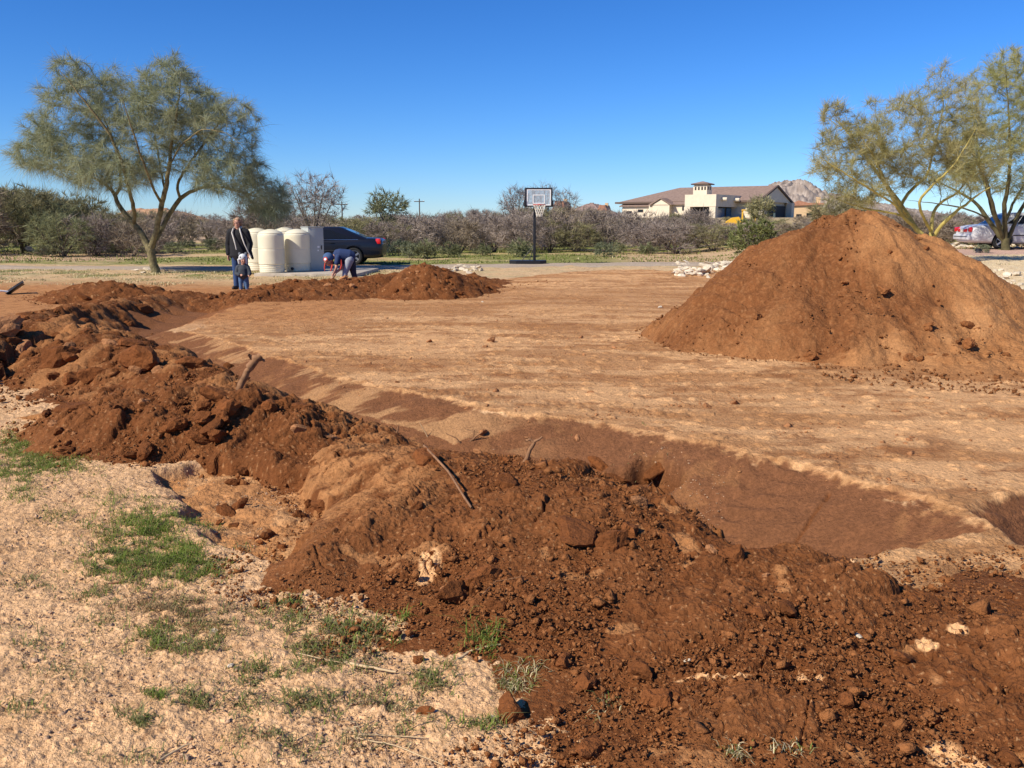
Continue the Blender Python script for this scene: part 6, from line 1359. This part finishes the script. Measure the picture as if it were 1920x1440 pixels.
bm = bmesh.new(); prism(bm, [(-.34, -.13), (-.17, .03), (-.155, .015), (-.325, -.145)], 'y', -.08, .06); mesh_bm('blade', bm, M_STEEL, E2_)
# shovel blade lying at the frame edge
sp_ = hit_top(18, 552); e = empty('flat_shovel', sp_, .5, 'dark metal scoop with a white handle lying by the frame edge', 'shovel')
bm = bmesh.new(); q = Euler((math.radians(-12), math.radians(-34), 0)); box(bm, (.12, 0, .12), (.42, .38, .012), q, bev=.003); box(bm, (.12, .19, .15), (.42, .012, .06), q); mesh_bm('blade', bm, M_STEEL, e)
b = MB(); b.tube([(-.02, 0, .06), (-.25, -.03, .10), (-.9, -.1, .12)], (.022, .02, .02), 8); b.build('handle', M_WHITE, e)

# ------------------------------------------------------------------ houses, loader, poles, lamp
M_STUC = mat('cream_stucco', (.68, .58, .43), .9, noise=.06, nscale=1.5); M_TILE = mat('brown_roof_tile', (.25, .17, .13), .85, noise=.2, nscale=2.5, bump=.04, bscale=4)
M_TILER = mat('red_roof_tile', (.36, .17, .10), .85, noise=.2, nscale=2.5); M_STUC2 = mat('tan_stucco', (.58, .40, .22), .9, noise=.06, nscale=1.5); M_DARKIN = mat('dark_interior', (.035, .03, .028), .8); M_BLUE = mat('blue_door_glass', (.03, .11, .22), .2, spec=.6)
M_TRIM = mat('dark_fascia', (.12, .08, .06), .8)
C0 = at_dist(1341, 415, 138); hz = 1.75
H_ = empty('large_house', (C0.x, C0.y, hz), math.radians(-35), 'large cream stucco house with brown hip roof, tower chimney and shaded porch', 'house')
def hbox(nm, x0, x1, y0, y1, z0, z1, m=M_STUC, bev=0): return boxo(nm, ((x0+x1)/2, (y0+y1)/2, (z0+z1)/2), (x1-x0, y1-y0, z1-z0), m, H_, bev)
# main block walls
w = hbox('wall', -20.2, 3.0, 8.5, 23.5, -1.2, 3.0)
bm = bmesh.new()
RF = [(-21, 7.6, 2.95), (3.6, 7.6, 2.95), (3.6, 24.4, 2.95), (-21, 24.4, 2.95), (-13.2, 16, 5.55), (3.6, 16, 5.55)]; v = [bm.verts.new(p) for p in RF]
for f in ((0, 1, 5, 4), (3, 0, 4), (2, 3, 4, 5), (1, 2, 5), (0, 3, 2, 1)): bm.faces.new([v[i] for i in f])
bmesh.ops.recalc_face_normals(bm, faces=bm.faces); rf = mesh_bm('roof', bm, M_TILE, H_, False)
bm = bmesh.new(); box(bm, (-8.7, 7.58, 2.93), (24.8, .16, .30)); box(bm, (-21.02, 16, 2.93), (.16, 16.9, .30)); mesh_bm('fascia', bm, M_TRIM, H_, False)
# gable end wall proud of the roof end, with arched porch opening
bm = bmesh.new(); prism(bm, [(8.4, 2.9), (23.6, 2.9), (16, 5.3)], 'x', 3.62, 3.66); mesh_bm('gable', bm, M_STUC, H_, False)
bm = bmesh.new()
for s in (0, 1):
    a, b__ = ((7.4, 2.85), (16, 5.62)) if s == 0 else ((24.6, 2.85), (16, 5.62)); prism(bm, [a, b__, (b__[0], b__[1]-.28), (a[0], a[1]-.28)], 'x', 3.67, 3.95)
mesh_bm('barge_board', bm, M_TRIM, H_, False)
# left wing stepped out, with own roof lines
hbox('wall', -19.5, -14.2, 7.4, 8.48, -1.2, 2.35); hbox('wall', -14.18, -5.0, 6.4, 8.46, -1.2, 2.55)
bm = bmesh.new(); v = [bm.verts.new(p) for p in ((-20, 7.0, 2.38), (-14, 7.0, 2.38), (-14, 8.6, 2.8), (-20, 8.6, 2.8))]; bm.faces.new(v)
v = [bm.verts.new(p) for p in ((-14.1, 6.0, 2.58), (-5.0, 6.0, 2.58), (-5.0, 7.56, 3.02), (-14.1, 7.56, 3.02))]; bm.faces.new(v); sld = mesh_bm('lean_roof', bm, M_TILE, H_, False)
sld.modifiers.new('s', 'SOLIDIFY').thickness = .12
bm = bmesh.new(); prism(bm, [(-13.0, 2.5), (-10.0, 2.5), (-11.5, 3.35)], 'y', 5.2, 7.5); mesh_bm('small_gable', bm, M_STUC, H_, False)
bm = bmesh.new(); prism(bm, [(-13.3, 2.45), (-11.5, 3.45), (-11.5, 3.6), (-13.5, 2.5)], 'y', 5.0, 7.5); prism(bm, [(-9.7, 2.45), (-11.5, 3.45), (-11.5, 3.6), (-9.5, 2.5)], 'y', 5.0, 7.5); mesh_bm('small_roof', bm, M_TILE, H_, False)
hbox('wall', -13.0, -10.0, 5.3, 6.38, -1.2, 2.5)
for x, z, wd, hh, yy in ((-18.3, 1.35, .9, .35, 7.4), (-16.2, 1.6, .9, .35, 7.4), (-8.0, 1.9, .45, .55, 6.4), (-6.4, 1.9, .45, .55, 6.4), (-9.0, .2, 1.0, 1.2, 6.4)):
    f = hbox('window', x-wd/2-.06, x+wd/2+.06, yy-.05, yy-.003, z-hh/2-.06, z+hh/2+.06, M_TRIM); g = hbox('pane', x-wd/2, x+wd/2, yy-.07, yy-.052, z-hh/2, z+hh/2, M_GLASS); g.parent = f; g.location = (0, 0, 0)
# porch block: flat parapet carried on posts, open below
hbox('parapet', -5.0, -.0, 0, 10.6, 2.05, 3.85, M_STUC)
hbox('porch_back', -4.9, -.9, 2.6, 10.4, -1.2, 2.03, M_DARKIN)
for (x, y) in ((-.55, .55), (-4.6, .5), (-.5, 10.1)): hbox('post', x-.5, x+.48, y-.5, y+.48, -1.2, 2.04)
hbox('porch_floor', -4.95, -.02, .02, 10.5, -1.3, -1.21)
for y0, y1, m in ((1.3, 3.0, M_DARKIN), (3.0, 5.6, M_BLUE), (6.4, 8.4, M_BLUE)): hbox('glass_door', -.89, -.84, y0, y1, -1.1, 1.9, m)
hbox('glass_door', -3.6, -1.8, 2.54, 2.59, -1.1, 1.6, M_GLASS)
for y in (2.2, 7.3):
    bm = bmesh.new(); lathe(bm, [(0, 0), (.28, 0), (.28, .8), (.24, .86), (0, .86)], 16); o = mesh_bm('viga', bm, M_STUC, H_); o.rotation_euler = (0, math.radians(90), 0); o.location = (0.003, y, 3.15)
# tower chimney
t = hbox('tower', -6.6, -4.3, 6.6, 8.6, 2.6, 5.35); hbox('tower_cap', -6.9, -4.0, 6.3, 8.9, 5.56, 5.70, M_TRIM)
bm = bmesh.new(); v = [bm.verts.new(p) for p in ((-7, 6.2, 5.702), (-3.9, 6.2, 5.702), (-3.9, 9, 5.702), (-7, 9, 5.702), (-5.45, 7.6, 6.15))]
for f in ((0, 1, 4), (1, 2, 4), (2, 3, 4), (3, 0, 4)): bm.faces.new([v[i] for i in f])
mesh_bm('tower_roof', bm, M_TILE, H_, False)
hbox('tower_neck', -6.5, -4.4, 6.7, 8.5, 5.352, 5.558)
for x in (-6.2, -5.65, -5.1, -4.6): hbox('vent', x-.13, x+.13, 6.56, 6.597, 4.75, 5.25, M_DARKIN)
for y in (7.1, 7.9): hbox('vent', -4.297, -4.26, y-.14, y+.14, 4.75, 5.25, M_DARKIN)
# gable-end porch
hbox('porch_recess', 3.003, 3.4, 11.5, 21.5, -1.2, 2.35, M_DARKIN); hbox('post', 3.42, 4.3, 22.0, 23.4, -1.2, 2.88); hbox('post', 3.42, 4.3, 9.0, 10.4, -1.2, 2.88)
hbox('window', 3.41, 3.46, 15.5, 16.5, .2, 1.2, M_GLASS)
# second house
h2 = at_dist(1508, 415, 190); k = 190/FPX
e = empty('distant_house', (h2.x, h2.y, 1.7), math.radians(-20), 'tan stucco house with red tiled roof behind the slope of the big mound', 'house')
boxo('wall', (0, 5, 1.0), (56*k, 8, 4.4), M_STUC2, e)
bm = bmesh.new(); prism(bm, [(-30*k, 3.0), (-12*k, 4.1), (5*k, 3.6), (31*k, 3.55), (31*k, 3.22), (-30*k, 2.98)], 'y', .6, 9.4); mesh_bm('roof', bm, M_TILER, e, False)
boxo('window', (-10*k, .97, .9), (1.0, .05, .9), M_GLASS, e); boxo('window', (8*k, .97, 1.2), (1.2, .05, .8), M_GLASS, e); boxo('chimney', (20*k, 5, 4.2), (.9, .9, 1.2), M_STUC2, e)
for (u, v0, v1, du, dist, lab) in ((1047, 379, 394, 13, 210, 'orange-tan house roof showing over the brush right of the backboard'), (1128, 386, 396, 9, 240, 'small tan house roof far left of the big house')):
    p = at_dist(u, 415, dist); k = dist/FPX; e = empty('distant_house', (p.x, p.y, 1.7), math.radians(-15), lab, 'house'); z1 = (415-v0)*k; z0 = (415-v1)*k
    boxo('wall', (0, 4, z0/2-.5), (du*1.7*k, 7, z0+1.1), M_STUC2, e); bm = bmesh.new(); prism(bm, [(-du*k, z0+.06), (-du*k*.5, z1), (du*k*.6, z1), (du*k, z0+.06)], 'y', .2, 8); mesh_bm('roof', bm, M_TILER, e, False)
    boxo('chimney', (du*k*.5, 4, z1), (.8, .8, 1.2), M_STUC2, e); boxo('window', (0, .46, z0-.9), (1.2, .06, .8), M_GLASS, e)
# yellow loader
M_YEL = mat('machine_yellow', (.75, .42, .03), .5); lp = at_dist(1388, 415, 100); k = 100/FPX; lz = .25
e = empty('wheel_loader', (lp.x, lp.y, lz), math.radians(-10), 'yellow construction machine with open canopy parked by the house porch', 'loader')
bm = bmesh.new(); prism(bm, [(-1.5, .7), (-1.5, 1.35), (-.9, 1.75), (-.2, 1.85), (.1, 1.3), (.1, .7)], 'y', -.6, .6); mesh_bm('bonnet', bm, M_YEL, e, ang=.3)
bm = bmesh.new(); prism(bm, [(.1, .6), (.1, 1.2), (1.6, 1.1), (1.7, .6)], 'y', -.55, .55); mesh_bm('chassis', bm, M_YEL, e, ang=.3)
boxo('canopy', (.85, 0, 2.55), (1.5, 1.3, .12), M_YEL, e, .02)
for x in (.2, 1.5):
    for y in (-.55, .55): boxo('canopy_post', (x, y, 1.85), (.09, .09, 1.3), M_YEL, e)
boxo('seat', (.8, 0, 1.35), (.5, .5, .5), M_DK, e, .04)
bm = bmesh.new(); prism(bm, [(-2.6, .2), (-2.5, .9), (-2.3, 1.0), (-1.9, .25)], 'y', -.9, .9); mesh_bm('bucket', bm, M_YEL, e, ang=.3)
bm = bmesh.new(); box(bm, (-1.7, -.5, .9), (1.4, .1, .16), Euler((0, -.4, 0))); box(bm, (-1.7, .5, .9), (1.4, .1, .16), Euler((0, -.4, 0))); mesh_bm('lift_arm', bm, M_YEL, e)
for x, r in ((-1.0, .45), (1.2, .62)):
    for y in (-.75, .75):
        bm = bmesh.new(); lathe(bm, [(0, -.15), (r*.9, -.15), (r, -.1), (r, .1), (r*.9, .15), (0, .15)], 24); o = mesh_bm('wheel', bm, M_TYRE, e); o.rotation_euler = (math.radians(90), 0, 0); o.location = (x, y, r)
# utility poles
M_POLE = mat('pole_wood', (.10, .075, .055), .9)
for u, v0, dist, lab in ((642, 379, 150, 'thin utility pole rising over the brush behind the dark sedan'), (787, 374, 165, 'utility pole with a crossarm over the brush, midway between sedan and hoop')):
    p = at_dist(u, 415, dist); e = empty('utility_pole', (p.x, p.y, 1.6), 0, lab, 'pole'); h = (415-v0)*dist/FPX
    b = MB(); b.tube([(0, 0, -.3), (0, 0, h)], (.12, .09), 8); b.build('pole', M_POLE, e); boxo('crossarm', (0, -.15, h-.5), (1.9, .12, .14), M_POLE, e)
    boxo('insulator', (-.8, -.15, h-.36), (.1, .1, .14), M_WHITE, e); boxo('insulator', (.8, -.15, h-.36), (.1, .1, .14), M_WHITE, e)
# low garden lamp
p = hit(1834, 476); e = empty('garden_lamp', p, 0, 'small black dome garden light on the pale bank below the silver car', 'lamp')
bm = bmesh.new(); lathe(bm, [(.0, 0), (.10, 0), (.10, .05), (.08, .10)], 20); mesh_bm('lamp_base', bm, M_BLK, e); bm = bmesh.new(); lathe(bm, [(.12, .10), (.115, .15), (.08, .19), (0, .205)], 20); mesh_bm('lamp_dome', bm, M_BLK, e)
bm = bmesh.new(); lathe(bm, [(.085, .055), (.085, .098)], 20); mesh_bm('lens', bm, M_WHITE, e)

# ------------------------------------------------------------------ hills and mountains
def hill(name, prof, dist, depth, seed, rough, c1, c2, label, sc=1.0):
    us = np.array([p[0] for p in prof], float); vs = np.array([p[1] for p in prof], float); n = 260; m = 90
    u = np.linspace(us[0], us[-1], n); hh = (415.3-np.interp(u, us, vs))*dist/FPX; hh = np.convolve(np.pad(hh, 3, 'edge'), np.ones(7)/7, 'valid')
    U, T = np.meshgrid(u, np.linspace(-1, 1, m)); D = dist+T*depth; X = (U-960)/FPX*D; Y = D
    Hh = np.interp(U.ravel(), u, hh).reshape(U.shape)*(1-np.abs(T)**1.5)
    s = 1/(depth*.45); nz = 1-np.abs(fbm(X*s*2, Y*s*2, 5, seed, .55)); Z = Hh*(1-rough*.35)+Hh*rough*(nz-.6)*.9+rough*Hh.max()*.10*fbm(X*s*9, Y*s*9, 4, seed+3, .6)*(Hh > 1)
    i = np.arange(m-1)[:, None]*n; j = np.arange(n-1)[None, :]; F = np.stack([i+j, i+j+1, i+n+j+1, i+n+j], -1).reshape(-1, 4)
    f = sstep(-.3, .5, fbm(X.ravel()*s*12, Y.ravel()*s*12+Z.ravel()*s*10, 4, seed+5, .7))[:, None]; C = np.array(c1)*(1-f)+np.array(c2)*f
    o = mesh_np(name, np.stack([X.ravel(), Y.ravel(), Z.ravel()-1.0], 1), F, M_SOIL, smooth=True, col=C); return tag(o, label, kind='structure')
hill('mountain', [(1360,412),(1395,385),(1417,352),(1440,342),(1452,338),(1466,340),(1482,336),(1500,340),(1515,348),(1532,355),(1560,362),(1600,372),(1680,388),(1760,400),(1840,412)], 2600, 420, 901, .35, (.25,.20,.165), (.40,.33,.27), 'rocky tan mountain behind the houses')
hill('distant_hill', [(1040,408),(1070,393),(1090,384),(1108,379),(1122,383),(1140,392),(1170,404),(1200,412)], 3000, 300, 911, .2, (.22,.15,.13), (.32,.23,.19), 'low purplish hill beyond the brush')
hill('left_hill', [(-400,320),(-200,322),(-60,330),(0,343),(40,352),(80,364),(115,378),(160,394),(230,410)], 900, 160, 921, .35, (.17,.12,.09), (.26,.20,.14), 'brown brush-covered hill at the far left')
hill('sand_hill', [(200,410),(240,392),(270,385),(320,384),(350,390),(400,404),(430,412)], 700, 100, 931, .3, (.40,.22,.12), (.46,.29,.17), 'low orange hill seen through the palo verde limbs')
